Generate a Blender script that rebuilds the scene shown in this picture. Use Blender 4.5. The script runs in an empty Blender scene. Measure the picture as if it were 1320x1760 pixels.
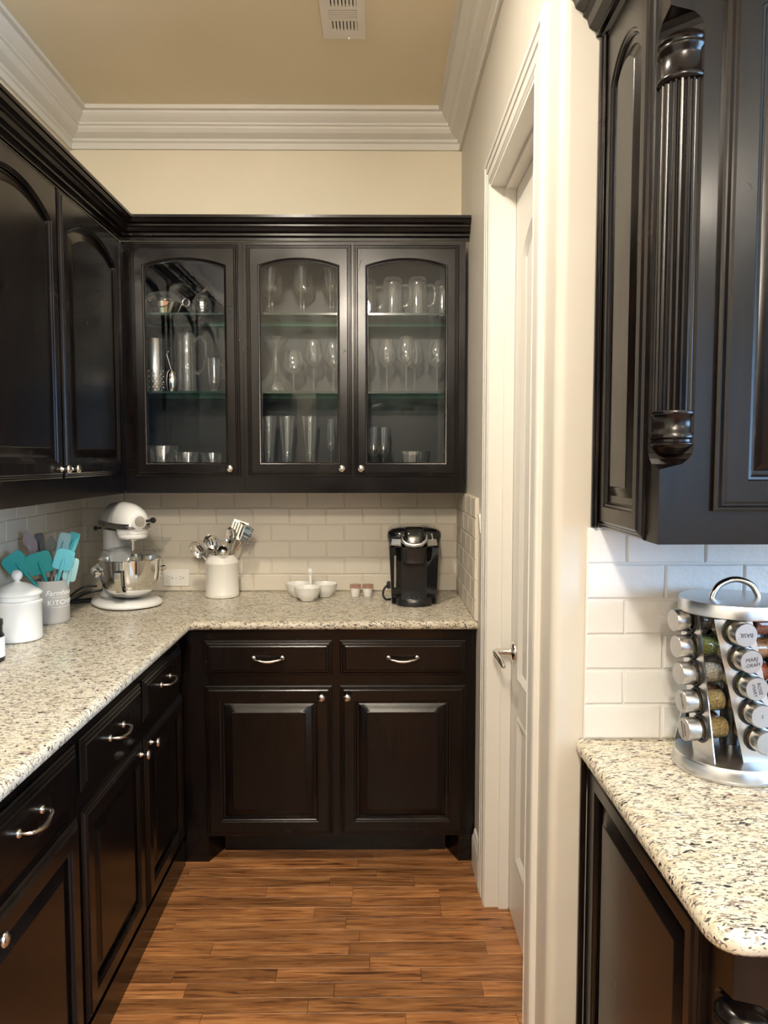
import bpy, bmesh, math, random
from mathutils import Vector, Matrix
from math import sin, cos, pi, radians as R
random.seed(7)
S = bpy.context.scene
C = S.collection
# ------------------------------------------------------------------ camera
F = 1312.45
PITCH, YAW, EYE = 0.0685, 0.0088, 1.4959
cam_d = bpy.data.cameras.new('camera'); cam = bpy.data.objects.new('camera', cam_d); C.objects.link(cam)
cam_d.sensor_fit = 'VERTICAL'; cam_d.sensor_height = 36.0; cam_d.lens = F / 1760 * 36.0
cam_d.clip_start = 0.02
cam.location = (0, 0, EYE); cam.rotation_euler = (pi / 2 - PITCH, 0, -YAW)
S.camera = cam
# ------------------------------------------------------------------ world, daylight, exposure
w = bpy.data.worlds.new('sky'); S.world = w; w.use_nodes = True
w.node_tree.nodes['Background'].inputs[0].default_value = (0.45, 0.68, 1.0, 1)
w.node_tree.nodes['Background'].inputs[1].default_value = 1.2
vs = S.view_settings; vs.view_transform = 'Standard'; vs.look = 'None'; vs.gamma = 1; vs.use_curve_mapping = False
vs.exposure = 0.1
S.cycles.max_bounces = 7; S.cycles.diffuse_bounces = 4; S.cycles.glossy_bounces = 4
S.cycles.transparent_max_bounces = 40; S.cycles.transmission_bounces = 8
S.cycles.sample_clamp_indirect = 4.0; S.cycles.use_denoising = True; S.cycles.use_adaptive_sampling = True; S.cycles.adaptive_threshold = 0.05
S.cycles.caustics_reflective = False; S.cycles.caustics_refractive = False

def daylight(name, loc, rot, sx, sy, power, col):
    l = bpy.data.lights.new(name, 'AREA'); l.shape = 'RECTANGLE'; l.size = sx; l.size_y = sy
    l.energy = power; l.color = col
    o = bpy.data.objects.new(name, l); C.objects.link(o); o.location = loc; o.rotation_euler = rot
    return o
DAY_RIGHT, DAY_REAR = 190.0, 14.0
CAN_COL = (1.0, 0.90, 0.76)
LAMPS = ((-.15, -.65, 450.0, 'white globe ceiling light above the camera'), (1.7, -1.6, 90.0, 'white globe ceiling light by the kitchen windows'),
         (-.2, -2.0, 280.0, 'white globe ceiling light by the rear kitchen wall'))
PANTRY_CAN = (-.47, 1.62, 850.0)
daylight('window_daylight_right', (3.27, -0.9, 1.75), (0, R(90), 0), 1.3, 1.7, DAY_RIGHT, (.34, .62, 1.0))
daylight('window_daylight_rear', (1.75, -3.29, 1.75), (R(90), 0, 0), 1.7, 1.3, DAY_REAR, (.34, .62, 1.0))

# ------------------------------------------------------------------ room numbers
D, XR, XL = 3.369, 0.363, -1.310
DU = 0.302; YU = D - DU
YR = 1.562
CEIL = 2.957
CT = 0.914
XRS = 0.447

# ------------------------------------------------------------------ materials
M = {}
def nt(name):
    m = bpy.data.materials.new(name); m.use_nodes = True; M[name] = m
    t = m.node_tree; return m, t, t.nodes['Principled BSDF']
def N(t, typ, **kw):
    n = t.nodes.new(typ)
    for k, v in kw.items():
        if k == 'inp':
            for a, b in v.items(): n.inputs[a].default_value = b
        else: setattr(n, k, v)
    return n
def plain(name, col, rough=0.5, metal=0.0, bump=None, coat=0.0, spec=0.5, var=0.0, vscale=3.0):
    m, t, b = nt(name)
    b.inputs['Base Color'].default_value = (*col, 1); b.inputs['Roughness'].default_value = rough
    b.inputs['Metallic'].default_value = metal; b.inputs['Coat Weight'].default_value = coat
    b.inputs['Specular IOR Level'].default_value = spec
    tc = N(t, 'ShaderNodeTexCoord')
    nz = N(t, 'ShaderNodeTexNoise', inp={'Scale': vscale, 'Detail': 2.0})
    t.links.new(tc.outputs['Object'], nz.inputs['Vector'])
    mx = N(t, 'ShaderNodeMixRGB', blend_type='MULTIPLY', inp={'Color1': (*col, 1)})
    rmp = N(t, 'ShaderNodeMapRange', inp={'From Min': .3, 'From Max': .7, 'To Min': 1 - var, 'To Max': 1 + var * .4})
    t.links.new(nz.outputs['Fac'], rmp.inputs['Value']); t.links.new(rmp.outputs['Result'], mx.inputs['Color2'])
    mx.inputs['Fac'].default_value = 1.0
    if var: t.links.new(mx.outputs['Color'], b.inputs['Base Color'])
    if bump:
        n2 = N(t, 'ShaderNodeTexNoise', inp={'Scale': bump[0], 'Detail': 2.0})
        t.links.new(tc.outputs['Object'], n2.inputs['Vector'])
        bp = N(t, 'ShaderNodeBump', inp={'Strength': bump[1], 'Distance': bump[2]})
        t.links.new(n2.outputs['Fac'], bp.inputs['Height']); t.links.new(bp.outputs['Normal'], b.inputs['Normal'])
    return m
plain('wall_paint', (.80, .72, .56), .55, bump=(7, .35, .006), var=.03)
plain('wall_paint_pale', (.64, .60, .525), .5, bump=(7, .4, .008), var=.03)
plain('wall_paint_plain', (.80, .725, .585), .6)
plain('ceiling_paint', (.90, .80, .60), .85, bump=(60, .1, .0006), var=.02)
plain('trim_paint', (.76, .735, .675), .32, var=.02)
plain('tile_glaze', (.70, .635, .53), .45, bump=(40, .18, .002), var=.025, vscale=9)
plain('tile_white', (.80, .78, .75), .42, bump=(60, .45, .004), var=.03, vscale=9)
plain('grout', (.66, .595, .49), .8, bump=(60, .3, .002))
plain('grout_white', (.76, .735, .70), .8, bump=(60, .3, .002))
plain('chrome', (.82, .80, .76), .14, 1.0)
plain('satin_nickel', (.78, .74, .68), .2, 1.0)
plain('steel_brushed', (.66, .66, .66), .28, 1.0, bump=(220, .06, .0006))
plain('cap_steel', (.50, .49, .48), .3, 1.0, bump=(220, .06, .0006))
plain('steel_dark', (.38, .38, .37), .25, 1.0)
plain('steel_polished', (.80, .79, .76), .10, 1.0)
plain('ceramic_white', (.88, .86, .82), .18, coat=.3, var=.02)
plain('ceramic_cream', (.86, .83, .76), .25, coat=.3, var=.02)
plain('stoneware_grey', (.50, .475, .44), .75, bump=(80, .25, .001), var=.07)
plain('mixer_enamel', (.88, .88, .86), .12, coat=.5)
plain('black_plastic', (.012, .012, .013), .28)
plain('black_gloss', (.006, .006, .007), .1, coat=.4)
plain('black_rubber', (.010, .010, .010), .5)
plain('outlet_plastic', (.84, .81, .74), .35)
plain('slot_dark', (.03, .028, .025), .7)
plain('white_print', (.93, .92, .90), .6)
plain('ink', (.02, .02, .02), .6)
plain('silicone_teal', (.025, .36, .35), .45, var=.06)
plain('silicone_aqua', (.08, .55, .62), .45, var=.06)
plain('silicone_sky', (.17, .62, .74), .45, var=.06)
plain('silicone_pale', (.42, .70, .72), .45, var=.06)
plain('silicone_rose', (.42, .32, .31), .5, var=.06)
plain('silicone_grey', (.13, .12, .11), .5, var=.06)
plain('silicone_taupe', (.26, .23, .20), .5, var=.06)
plain('foil_lid', (.42, .20, .14), .4, .2)
plain('pod_plastic', (.90, .87, .82), .35)
plain('vent_paint', (.86, .83, .76), .4)
plain('window_frame_paint', (.85, .84, .80), .4)
for n, c1 in (('oregano', (.24, .25, .07)), ('pepper', (.16, .10, .06)), ('salt', (.55, .50, .42)), ('seeds', (.48, .36, .16)), ('italian', (.40, .29, .12)), ('cinnamon', (.40, .19, .08)), ('chili', (.30, .07, .03)), ('flakes', (.34, .17, .10))):
    plain('spice_' + n, c1, .9, bump=(300, 1.0, .003), var=.55, vscale=260)

def dark_wood():
    m, t, b = nt('espresso_wood')
    tc = N(t, 'ShaderNodeTexCoord'); mp = N(t, 'ShaderNodeMapping', inp={'Scale': (9, 9, 1.1)})
    t.links.new(tc.outputs['Object'], mp.inputs['Vector'])
    nz = N(t, 'ShaderNodeTexNoise', inp={'Scale': 6.0, 'Detail': 7.0, 'Roughness': .6})
    t.links.new(mp.outputs['Vector'], nz.inputs['Vector'])
    rp = N(t, 'ShaderNodeValToRGB')
    rp.color_ramp.elements[0].position = .35; rp.color_ramp.elements[0].color = (.0022, .0018, .0018, 1)
    rp.color_ramp.elements[1].position = .80; rp.color_ramp.elements[1].color = (.0105, .0056, .0042, 1)
    t.links.new(nz.outputs['Fac'], rp.inputs['Fac']); 
    # worn edges: raised arrises rubbed through to brown wood
    bv = N(t, 'ShaderNodeBevel', samples=4, inp={'Radius': .004})
    ge = N(t, 'ShaderNodeNewGeometry')
    dt = N(t, 'ShaderNodeVectorMath', operation='DOT_PRODUCT')
    t.links.new(bv.outputs['Normal'], dt.inputs[0]); t.links.new(ge.outputs['Normal'], dt.inputs[1])
    wr = N(t, 'ShaderNodeMapRange', inp={'From Min': .93, 'From Max': .80, 'To Min': 0.0, 'To Max': 1.0})
    t.links.new(dt.outputs['Value'], wr.inputs['Value'])
    n3 = N(t, 'ShaderNodeTexNoise', inp={'Scale': 5.0, 'Detail': 5.0})
    t.links.new(tc.outputs['Object'], n3.inputs['Vector'])
    m3 = N(t, 'ShaderNodeMapRange', inp={'From Min': .54, 'From Max': .70, 'To Max': .6})
    t.links.new(n3.outputs['Fac'], m3.inputs['Value'])
    mu = N(t, 'ShaderNodeMath', operation='MULTIPLY')
    t.links.new(wr.outputs['Result'], mu.inputs[0]); t.links.new(m3.outputs['Result'], mu.inputs[1])
    mx = N(t, 'ShaderNodeMixRGB', inp={'Color2': (.11, .07, .05, 1)})
    t.links.new(mu.outputs['Value'], mx.inputs['Fac']); t.links.new(rp.outputs['Color'], mx.inputs['Color1'])
    t.links.new(mx.outputs['Color'], b.inputs['Base Color'])
    b.inputs['Roughness'].default_value = .27; b.inputs['Specular IOR Level'].default_value = .34
    rr = N(t, 'ShaderNodeMapRange', inp={'From Min': .3, 'From Max': .75, 'To Min': .19, 'To Max': .29})
    t.links.new(n3.outputs['Fac'], rr.inputs['Value']); t.links.new(rr.outputs['Result'], b.inputs['Roughness'])
    bp = N(t, 'ShaderNodeBump', inp={'Strength': .12, 'Distance': .001}); t.links.new(nz.outputs['Fac'], bp.inputs['Height'])
    t.links.new(bp.outputs['Normal'], b.inputs['Normal'])
dark_wood()
plain('glass_edge', (.012, .035, .03), .15)
plain('glass_edge_lit', (.22, .42, .36), .3)  # lit look of the shelves' rear edge, put into its colour
plain('cabinet_inside', (.010, .011, .013), .4)

def granite():
    m, t, b = nt('granite')
    tc = N(t, 'ShaderNodeTexCoord')
    mp = N(t, 'ShaderNodeMapping', inp={'Rotation': (0, 0, R(-14)), 'Scale': (1.15, 2.6, 1.8)})
    t.links.new(tc.outputs['Object'], mp.inputs['Vector'])
    def noise(sc, det, rough=.55, dist=0.0):
        n = N(t, 'ShaderNodeTexNoise', inp={'Scale': sc, 'Detail': det, 'Roughness': rough, 'Distortion': dist})
        t.links.new(mp.outputs['Vector'], n.inputs['Vector']); return n
    def ramp(n, a, bb):
        r = N(t, 'ShaderNodeMapRange', inp={'From Min': a, 'From Max': bb}); r.interpolation_type = 'SMOOTHSTEP'
        t.links.new(n.outputs['Fac'], r.inputs['Value']); return r
    cur = None
    def layer(prev, fac, col):
        mx = N(t, 'ShaderNodeMixRGB', inp={'Color2': (*col, 1)})
        if isinstance(prev, tuple): mx.inputs['Color1'].default_value = (*prev, 1)
        else: t.links.new(prev.outputs['Color'], mx.inputs['Color1'])
        t.links.new(fac.outputs['Result'], mx.inputs['Fac']); return mx
    a = layer((.66, .60, .475), ramp(noise(16, 3), .48, .68), (.55, .48, .35))
    a = layer(a, ramp(noise(34, 3), .55, .70), (.76, .73, .66))
    a = layer(a, ramp(noise(52, 3, .6, .6), .545, .63), (.30, .25, .20))
    a = layer(a, ramp(noise(95, 2, .6, .5), .56, .63), (.10, .085, .08))
    a = layer(a, ramp(noise(40, 2, .5, .8), .63, .68), (.035, .028, .032))
    a = layer(a, ramp(noise(23, 2), .71, .74), (.16, .05, .055))
    t.links.new(a.outputs['Color'], b.inputs['Base Color'])
    b.inputs['Roughness'].default_value = .22
granite()

def plank_wood(name, floor=False):
    m, t, b = nt(name)
    tc = N(t, 'ShaderNodeTexCoord'); oi = N(t, 'ShaderNodeObjectInfo')
    add = N(t, 'ShaderNodeVectorMath', operation='MULTIPLY_ADD', inp={1: (1, 1, 1)})
    cb = N(t, 'ShaderNodeCombineXYZ')
    mul = N(t, 'ShaderNodeMath', operation='MULTIPLY', inp={1: 37.0})
    t.links.new(oi.outputs['Random'], mul.inputs[0])
    for k in (0, 1, 2): t.links.new(mul.outputs['Value'], cb.inputs[k])
    t.links.new(tc.outputs['Object'], add.inputs[0]); t.links.new(cb.outputs['Vector'], add.inputs[2])
    mp = N(t, 'ShaderNodeMapping', inp={'Scale': (2.2, 34, 20)}); t.links.new(add.outputs['Vector'], mp.inputs['Vector'])
    nz = N(t, 'ShaderNodeTexNoise', inp={'Scale': 2.4, 'Detail': 8.0, 'Roughness': .65, 'Distortion': .9}); t.links.new(mp.outputs['Vector'], nz.inputs['Vector'])
    rp = N(t, 'ShaderNodeValToRGB'); e = rp.color_ramp.elements
    e[0].position = .34; e[0].color = (.055, .018, .006, 1)
    e[1].position = .72; e[1].color = (.55, .27, .105, 1)
    k = e.new(.45); k.color = (.27, .105, .034, 1)
    k = e.new(.58); k.color = (.42, .185, .066, 1)
    t.links.new(nz.outputs['Fac'], rp.inputs['Fac'])
    mp2 = N(t, 'ShaderNodeMapping', inp={'Scale': (1.5, 5, 5)}); t.links.new(add.outputs['Vector'], mp2.inputs['Vector'])
    n2 = N(t, 'ShaderNodeTexNoise', inp={'Scale': 3.0, 'Detail': 3.0}); t.links.new(mp2.outputs['Vector'], n2.inputs['Vector'])
    v2 = N(t, 'ShaderNodeMapRange', inp={'From Min': .3, 'From Max': .7, 'To Min': .70, 'To Max': 1.2}); t.links.new(n2.outputs['Fac'], v2.inputs['Value'])
    v1 = N(t, 'ShaderNodeMapRange', inp={'To Min': .72, 'To Max': 1.28}); t.links.new(oi.outputs['Random'], v1.inputs['Value'])
    mm = N(t, 'ShaderNodeMath', operation='MULTIPLY'); t.links.new(v1.outputs['Result'], mm.inputs[0]); t.links.new(v2.outputs['Result'], mm.inputs[1])
    hs = N(t, 'ShaderNodeHueSaturation'); t.links.new(rp.outputs['Color'], hs.inputs['Color']); t.links.new(mm.outputs['Value'], hs.inputs['Value'])
    t.links.new(hs.outputs['Color'], b.inputs['Base Color'])
    b.inputs['Roughness'].default_value = .38
    bp = N(t, 'ShaderNodeBump', inp={'Strength': .25, 'Distance': .002}); t.links.new(nz.outputs['Fac'], bp.inputs['Height']); t.links.new(bp.outputs['Normal'], b.inputs['Normal'])
plank_wood('oak_plank')

def glass(name, tint, f0=.04, rough=.0, edge=1.0, rim_white=0.0):
    # thin clear glass: straight-through light plus a mirror share that rises at grazing angles
    m = bpy.data.materials.new(name); m.use_nodes = True; M[name] = m
    t = m.node_tree; t.nodes.clear()
    o = N(t, 'ShaderNodeOutputMaterial'); tr = N(t, 'ShaderNodeBsdfTransparent', inp={'Color': (*tint, 1)})
    gl = N(t, 'ShaderNodeBsdfGlossy', inp={'Roughness': rough}); ge = N(t, 'ShaderNodeNewGeometry')
    dt = N(t, 'ShaderNodeVectorMath', operation='DOT_PRODUCT'); t.links.new(ge.outputs['Normal'], dt.inputs[0]); t.links.new(ge.outputs['Incoming'], dt.inputs[1])
    ab = N(t, 'ShaderNodeMath', operation='ABSOLUTE'); t.links.new(dt.outputs['Value'], ab.inputs[0])
    su = N(t, 'ShaderNodeMath', operation='SUBTRACT', use_clamp=True, inp={0: 1.0}); t.links.new(ab.outputs[0], su.inputs[1])
    pw = N(t, 'ShaderNodeMath', operation='POWER', inp={1: 5.0 / edge}); t.links.new(su.outputs[0], pw.inputs[0])
    mu = N(t, 'ShaderNodeMath', operation='MULTIPLY_ADD', use_clamp=True, inp={1: 1 - f0, 2: f0}); t.links.new(pw.outputs[0], mu.inputs[0])
    mx = N(t, 'ShaderNodeMixShader'); t.links.new(mu.outputs[0], mx.inputs['Fac'])
    df = N(t, 'ShaderNodeBsdfDiffuse', inp={'Color': (.9, .92, .92, 1)}); m2 = N(t, 'ShaderNodeMixShader', inp={'Fac': rim_white})  # white diffuse share paints in the bright outlines of the glassware
    t.links.new(gl.outputs['BSDF'], m2.inputs[1]); t.links.new(df.outputs['BSDF'], m2.inputs[2])
    t.links.new(tr.outputs['BSDF'], mx.inputs[1]); t.links.new(m2.outputs[0], mx.inputs[2]); t.links.new(mx.outputs['Shader'], o.inputs['Surface'])
glass('pane_glass', (.985, .992, .988), .025)
glass('clear_glass', (.985, .99, .988), .09, .06, 2.5, .2)
glass('cut_glass', (.95, .96, .96), .14, .08, 1.9, .12)
glass('shelf_glass', (.78, .89, .85), .05)
glass('shield_plastic', (.985, .99, .99), .03, .03)
glass('jar_glass', (.98, .98, .975), .04)
def emit(name, col, st):
    m = bpy.data.materials.new(name); m.use_nodes = True; M[name] = m
    t = m.node_tree; t.nodes.clear(); o = N(t, 'ShaderNodeOutputMaterial')
    e = N(t, 'ShaderNodeEmission', inp={'Color': (*col, 1), 'Strength': st}); t.links.new(e.outputs[0], o.inputs[0])

# ------------------------------------------------------------------ mesh helpers
def curve(pts, n=6):
    P = [Vector(p) for p in pts]; P = [P[0]*2-P[1]] + P + [P[-1]*2-P[-2]]; out = []
    for i in range(1, len(P)-2):
        for k in range(n):
            u = k/n; a, b, c, d = P[i-1], P[i], P[i+1], P[i+2]
            out.append(.5*((2*b) + (c-a)*u + (2*a-5*b+4*c-d)*u*u + (3*b-a-3*c+d)*u**3))
    return out + [P[-2]]
class MB:
    def __init__(s): s.v = []; s.f = []; s.flat = False
    def add(s, vs_, fs):
        k = len(s.v); s.v += [tuple(p) for p in vs_]; s.f += [tuple(i + k for i in f) for f in fs]; return s
    def box(s, x0, x1, y0, y1, z0, z1, b=0.0):
        if b <= 0:
            return s.add([(x0,y0,z0),(x1,y0,z0),(x1,y1,z0),(x0,y1,z0),(x0,y0,z1),(x1,y0,z1),(x1,y1,z1),(x0,y1,z1)],
                     [(0,3,2,1),(4,5,6,7),(0,1,5,4),(1,2,6,5),(2,3,7,6),(3,0,4,7)])
        def rect(i, z): return [(x0+i,y0,z),(x1-i,y0,z),(x1,y0+i,z),(x1,y1-i,z),(x1-i,y1,z),(x0+i,y1,z),(x0,y1-i,z),(x0,y0+i,z)]
        def rin(z): return [(x0+b,y0+b,z),(x1-b,y0+b,z),(x1-b,y0+b,z),(x1-b,y1-b,z),(x1-b,y1-b,z),(x0+b,y1-b,z),(x0+b,y1-b,z),(x0+b,y0+b,z)]
        return s.loft([rin(z0), rect(b, z0+b), rect(b, z1-b), rin(z1)])
    def loft(s, loops, cap0=True, cap1=True, ring=False):
        n = len(loops[0]); k = len(s.v)
        for l in loops: s.v += [tuple(p) for p in l]
        m = len(loops)
        for a in range(m if ring else m - 1):
            b = (a + 1) % m
            for i in range(n):
                j = (i + 1) % n
                s.f.append((k+a*n+i, k+a*n+j, k+b*n+j, k+b*n+i))
        if not ring:
            if cap0: s.f.append(tuple(k + i for i in reversed(range(n))))
            if cap1: s.f.append(tuple(k + (m-1)*n + i for i in range(n)))
        return s
    def lathe(s, prof, n=32, c=(0,0,0), mx=None, mod=None):
        loops = []
        for r, z in prof:
            l = []
            for i in range(n):
                a = 2*pi*i/n; rr = max(r, 1e-5)
                if mod: rr *= mod(a, z)
                p = Vector((rr*cos(a), rr*sin(a), z))
                if mx: p = mx @ p
                l.append(p + Vector(c))
            loops.append(l)
        return s.loft(loops, ring=(prof[0][0] > 1e-4 and prof[-1][0] > 1e-4))
    def tube(s, pts, r, n=10, closed=False, sq=1.0):
        pts = [Vector(p) for p in pts]; m = len(pts); loops = []
        up = None
        for i, p in enumerate(pts):
            a = pts[(i-1) % m] if (closed or i > 0) else p; b = pts[(i+1) % m] if (closed or i < m-1) else p
            d = (b - a).normalized()
            if up is None:
                up = Vector((0,0,1)) if abs(d.z) < .9 else Vector((1,0,0))
            x = d.cross(up)
            if x.length < 1e-6: x = d.orthogonal()
            x.normalize(); up = x.cross(d).normalized()
            rr = r[i] if isinstance(r, (list, tuple)) else r
            loops.append([p + x*rr*cos(2*pi*k/n) + up*rr*sq*sin(2*pi*k/n) for k in range(n)])
        return s.loft(loops, ring=closed)
    def prism(s, poly, z0, z1, mp=None):
        l0 = [(p[0], p[1], z0) for p in poly]; l1 = [(p[0], p[1], z1) for p in poly]
        if mp: l0 = [mp(*p) for p in l0]; l1 = [mp(*p) for p in l1]
        return s.loft([l0, l1])
    def xf(s, mx):
        s.v = [tuple(mx @ Vector(p)) for p in s.v]; return s
    def build(s, name, mat, parent=None, loc=None, rot=None, smooth=40, weld=True):
        me = bpy.data.meshes.new(name)
        bm = bmesh.new(); vv = [bm.verts.new(p) for p in s.v]
        for f in s.f:
            try: bm.faces.new([vv[i] for i in f])
            except ValueError: pass
        if weld: bmesh.ops.remove_doubles(bm, verts=bm.verts, dist=1e-5)
        bmesh.ops.dissolve_degenerate(bm, dist=1e-6, edges=bm.edges)
        bmesh.ops.recalc_face_normals(bm, faces=bm.faces)
        bm.to_mesh(me); bm.free()
        if smooth:
            me.shade_smooth(); me.set_sharp_from_angle(angle=R(smooth))
        me.materials.append(M[mat] if isinstance(mat, str) else mat)
        o = bpy.data.objects.new(name, me); C.objects.link(o)
        if parent: o.parent = parent
        if loc: o.location = loc
        if rot: o.rotation_euler = rot
        return o
def share(o, parent=None, loc=None, rot=None, name=None):
    c = o.copy(); C.objects.link(c); c.parent = parent
    if loc is not None: c.location = loc
    if rot is not None: c.rotation_euler = rot
    return c
def copy_tree(o, parent=None):
    kids = [k for k in bpy.data.objects if k.parent == o]
    c = o.copy(); C.objects.link(c); c.parent = parent
    for k in kids: copy_tree(k, c)
    return c
def tag(o, label=None, cat=None, group=None, kind=None):
    if label: o['label'] = label
    if cat: o['category'] = cat
    if group: o['group'] = group
    if kind: o['kind'] = kind
    return o
def thing(name, label, cat, loc=(0,0,0), rz=0.0, group=None):
    o = bpy.data.objects.new(name, None); C.objects.link(o); o.empty_display_size = .05
    o.location = loc; o.rotation_euler = (0, 0, rz)
    return tag(o, label, cat, group)
def struct(o, label): return tag(o, label, kind='structure')
def offset_poly(pts, ds):
    # pts CCW; ds[i] is the inward shift of edge i -> i+1
    n = len(pts); out = []
    for i in range(n):
        p0, p1, p2 = Vector(pts[i-1]), Vector(pts[i]), Vector(pts[(i+1) % n])
        e1 = (p1 - p0).normalized(); e2 = (p2 - p1).normalized()
        n1 = Vector((-e1.y, e1.x)); n2 = Vector((-e2.y, e2.x)); d1, d2 = ds[i-1], ds[i]
        den = e1.x*e2.y - e1.y*e2.x
        if abs(den) < 1e-6: out.append(p1 + n1*d1); continue
        a = p0 + n1*d1; b = p1 + n2*d2
        tt = ((b.x-a.x)*e2.y - (b.y-a.y)*e2.x) / den
        out.append(a + e1*tt)
    return out
def sweep(mb, path, prof, mp, side=1):
    # path 2D polyline, prof list of (offset to the left*side, height); mitred
    path = [Vector(p) for p in path]; m = len(path); loops = []
    for i, p in enumerate(path):
        if i == 0 or i == m-1:
            e = (path[1]-path[0] if i == 0 else path[-1]-path[-2]).normalized(); nn = Vector((-e.y, e.x))
        else:
            e1 = (p-path[i-1]).normalized(); e2 = (path[i+1]-p).normalized()
            n1 = Vector((-e1.y, e1.x)); n2 = Vector((-e2.y, e2.x)); nn = (n1+n2)/(1+n1.dot(n2))
        loops.append([mp(*(p + nn*o*side), h) for o, h in prof])
    return mb.loft(loops)

# ------------------------------------------------------------------ the room
mb = MB(); mb.box(XL-.15, 3.4, -3.45, D+.15, -.14, -.012)
floor = struct(mb.build('floor', 'oak_plank'), 'brown oak strip floor')
mb = MB(); mb.box(XL-.15, 3.4, -3.45, D+.15, CEIL, CEIL+.12)
struct(mb.build('ceiling', 'ceiling_paint'), 'beige painted ceiling')
wall_left = struct(MB().box(XL-.12, XL, -3.3, D+.12, -.012, CEIL).build('wall_left', 'wall_paint'), 'cream painted wall behind the long counter')
wall_back = struct(MB().box(XL, XR+.12, D, D+.12, -.012, CEIL).build('wall_back', 'wall_paint'), 'cream painted end wall')
# right wall with the door opening and a bullnosed end
OY0, OY1, OZ = 1.776, 2.470, 2.362
mb = MB()
rb = .022
poly = [(XR+rb*(1-cos(a)), YR+rb*(1-sin(a))) for a in [pi/2*k/6 for k in range(7)]]
poly = [(XR + rb - rb*cos(a), YR + rb - rb*sin(a)) for a in [pi/2*k/6 for k in range(7)]] + [(XR+.12, YR), (XR+.12, OY0), (XR, OY0)]
mb.prism(poly, -.012, CEIL)
mb.box(XR, XR+.12, OY1, D, -.012, CEIL); mb.box(XR, XR+.12, OY0, OY1, OZ, CEIL)
wall_right = struct(mb.build('wall_right', 'wall_paint_pale'), 'pale wall holding the white door')
wall_ret = struct(MB().box(XR+.12, 3.3, YR, YR+.12, -.012, CEIL).build('wall_right_return', 'wall_paint_pale'), 'pale wall behind the spice rack')
# kitchen behind the camera: a wall with a window on the right, one at the rear
mb = MB(); X1 = 3.3
mb.box(X1, X1+.12, -3.3, -1.75, -.012, CEIL).box(X1, X1+.12, -.05, YR+.12, -.012, CEIL).box(X1, X1+.12, -1.75, -.05, -.012, 1.1).box(X1, X1+.12, -1.75, -.05, 2.4, CEIL)
struct(mb.build('wall_kitchen_right', 'wall_paint_plain'), 'cream kitchen wall with window')
mb = MB()
mb.box(XL-.12, .9, -3.42, -3.3, -.012, CEIL).box(2.6, X1+.12, -3.42, -3.3, -.012, CEIL).box(.9, 2.6, -3.42, -3.3, -.012, 1.1).box(.9, 2.6, -3.42, -3.3, 2.4, CEIL)
struct(mb.build('wall_kitchen_rear', 'wall_paint_plain'), 'cream kitchen wall behind the camera')
for nm, f in (('window_1', lambda u, v, z: (X1+v, -1.75+u, z)), ('window_2', lambda u, v, z: (.9+u, -3.3-v, z))):
    fr = MB()
    def bx(a0, a1, b0, b1, z0, z1):
        P = [f(a, b, z) for z in (z0, z1) for a, b in ((a0,b0),(a1,b0),(a1,b1),(a0,b1))]
        fr.add(P, [(0,3,2,1),(4,5,6,7),(0,1,5,4),(1,2,6,5),(2,3,7,6),(3,0,4,7)])
    for a in (0, .825, 1.65): bx(a, a+.05, .02, .09, 1.1, 2.4)
    for z in (1.1, 1.72, 2.35): bx(0, 1.7, .02, .09, z, z+.05)
    o = struct(fr.build(nm, 'window_frame_paint'), 'white framed kitchen window')

# ---- floor boards, laid left to right
def plank_mesh(L, wd):
    m = MB(); b = .0009
    m.box(0, L, 0, wd, -.012, 0, b); return m
row = .0615; y = .25; lens = [.30, .42, .55, .68, .85]; cache = {}
k = 0
while y < 2.90:
    x = -.80 - random.random()*.5
    while x < .62:
        L = random.choice(lens); key = L
        if key not in cache:
            o = plank_mesh(L-.0006, row-.0006).build('plank', 'oak_plank', floor, smooth=0); cache[key] = o
        else: o = share(cache[key], floor)
        zt = random.uniform(-.0008, 0)
        if y > 1.5 and x + L > .50: 
            pass
        o.location = (x, y, zt)
        x += L
    y += row

# ---- ceiling crown moulding
cprof = [(0, -.142), (.012, -.142), (.012, -.118), (.020, -.112), (.020, -.102), (.030, -.098), (.048, -.088), (.058, -.074), (.058, -.066), (.066, -.062), (.066, -.054), (.084, -.040), (.092, -.026), (.092, -.018), (.108, -.016), (.108, 0), (0, 0)]
cprof = [(o, CEIL + h) for o, h in cprof]
def flat(x, y, h): return (x, y, h)
struct(sweep(MB(), [(XL, -3.3), (XL, D)], [(o if True else 0, h) for o, h in cprof], flat, -1).build('trim_1', 'trim_paint', smooth=25), 'white crown moulding over the long wall')
m = MB()
def crown_back(p): return p
loops = []
for (x, s) in ((XL, 1), (XR, -1)):
    loops.append([(x + s*o, D - o, h) for o, h in cprof])
struct(m.loft(loops).build('trim_2', 'trim_paint', smooth=25), 'white crown moulding over the end wall')
struct(sweep(MB(), [(XR, YR), (XR, D)], cprof, flat, 1).build('trim_3', 'trim_paint', smooth=25), 'white crown moulding over the door wall')
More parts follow.
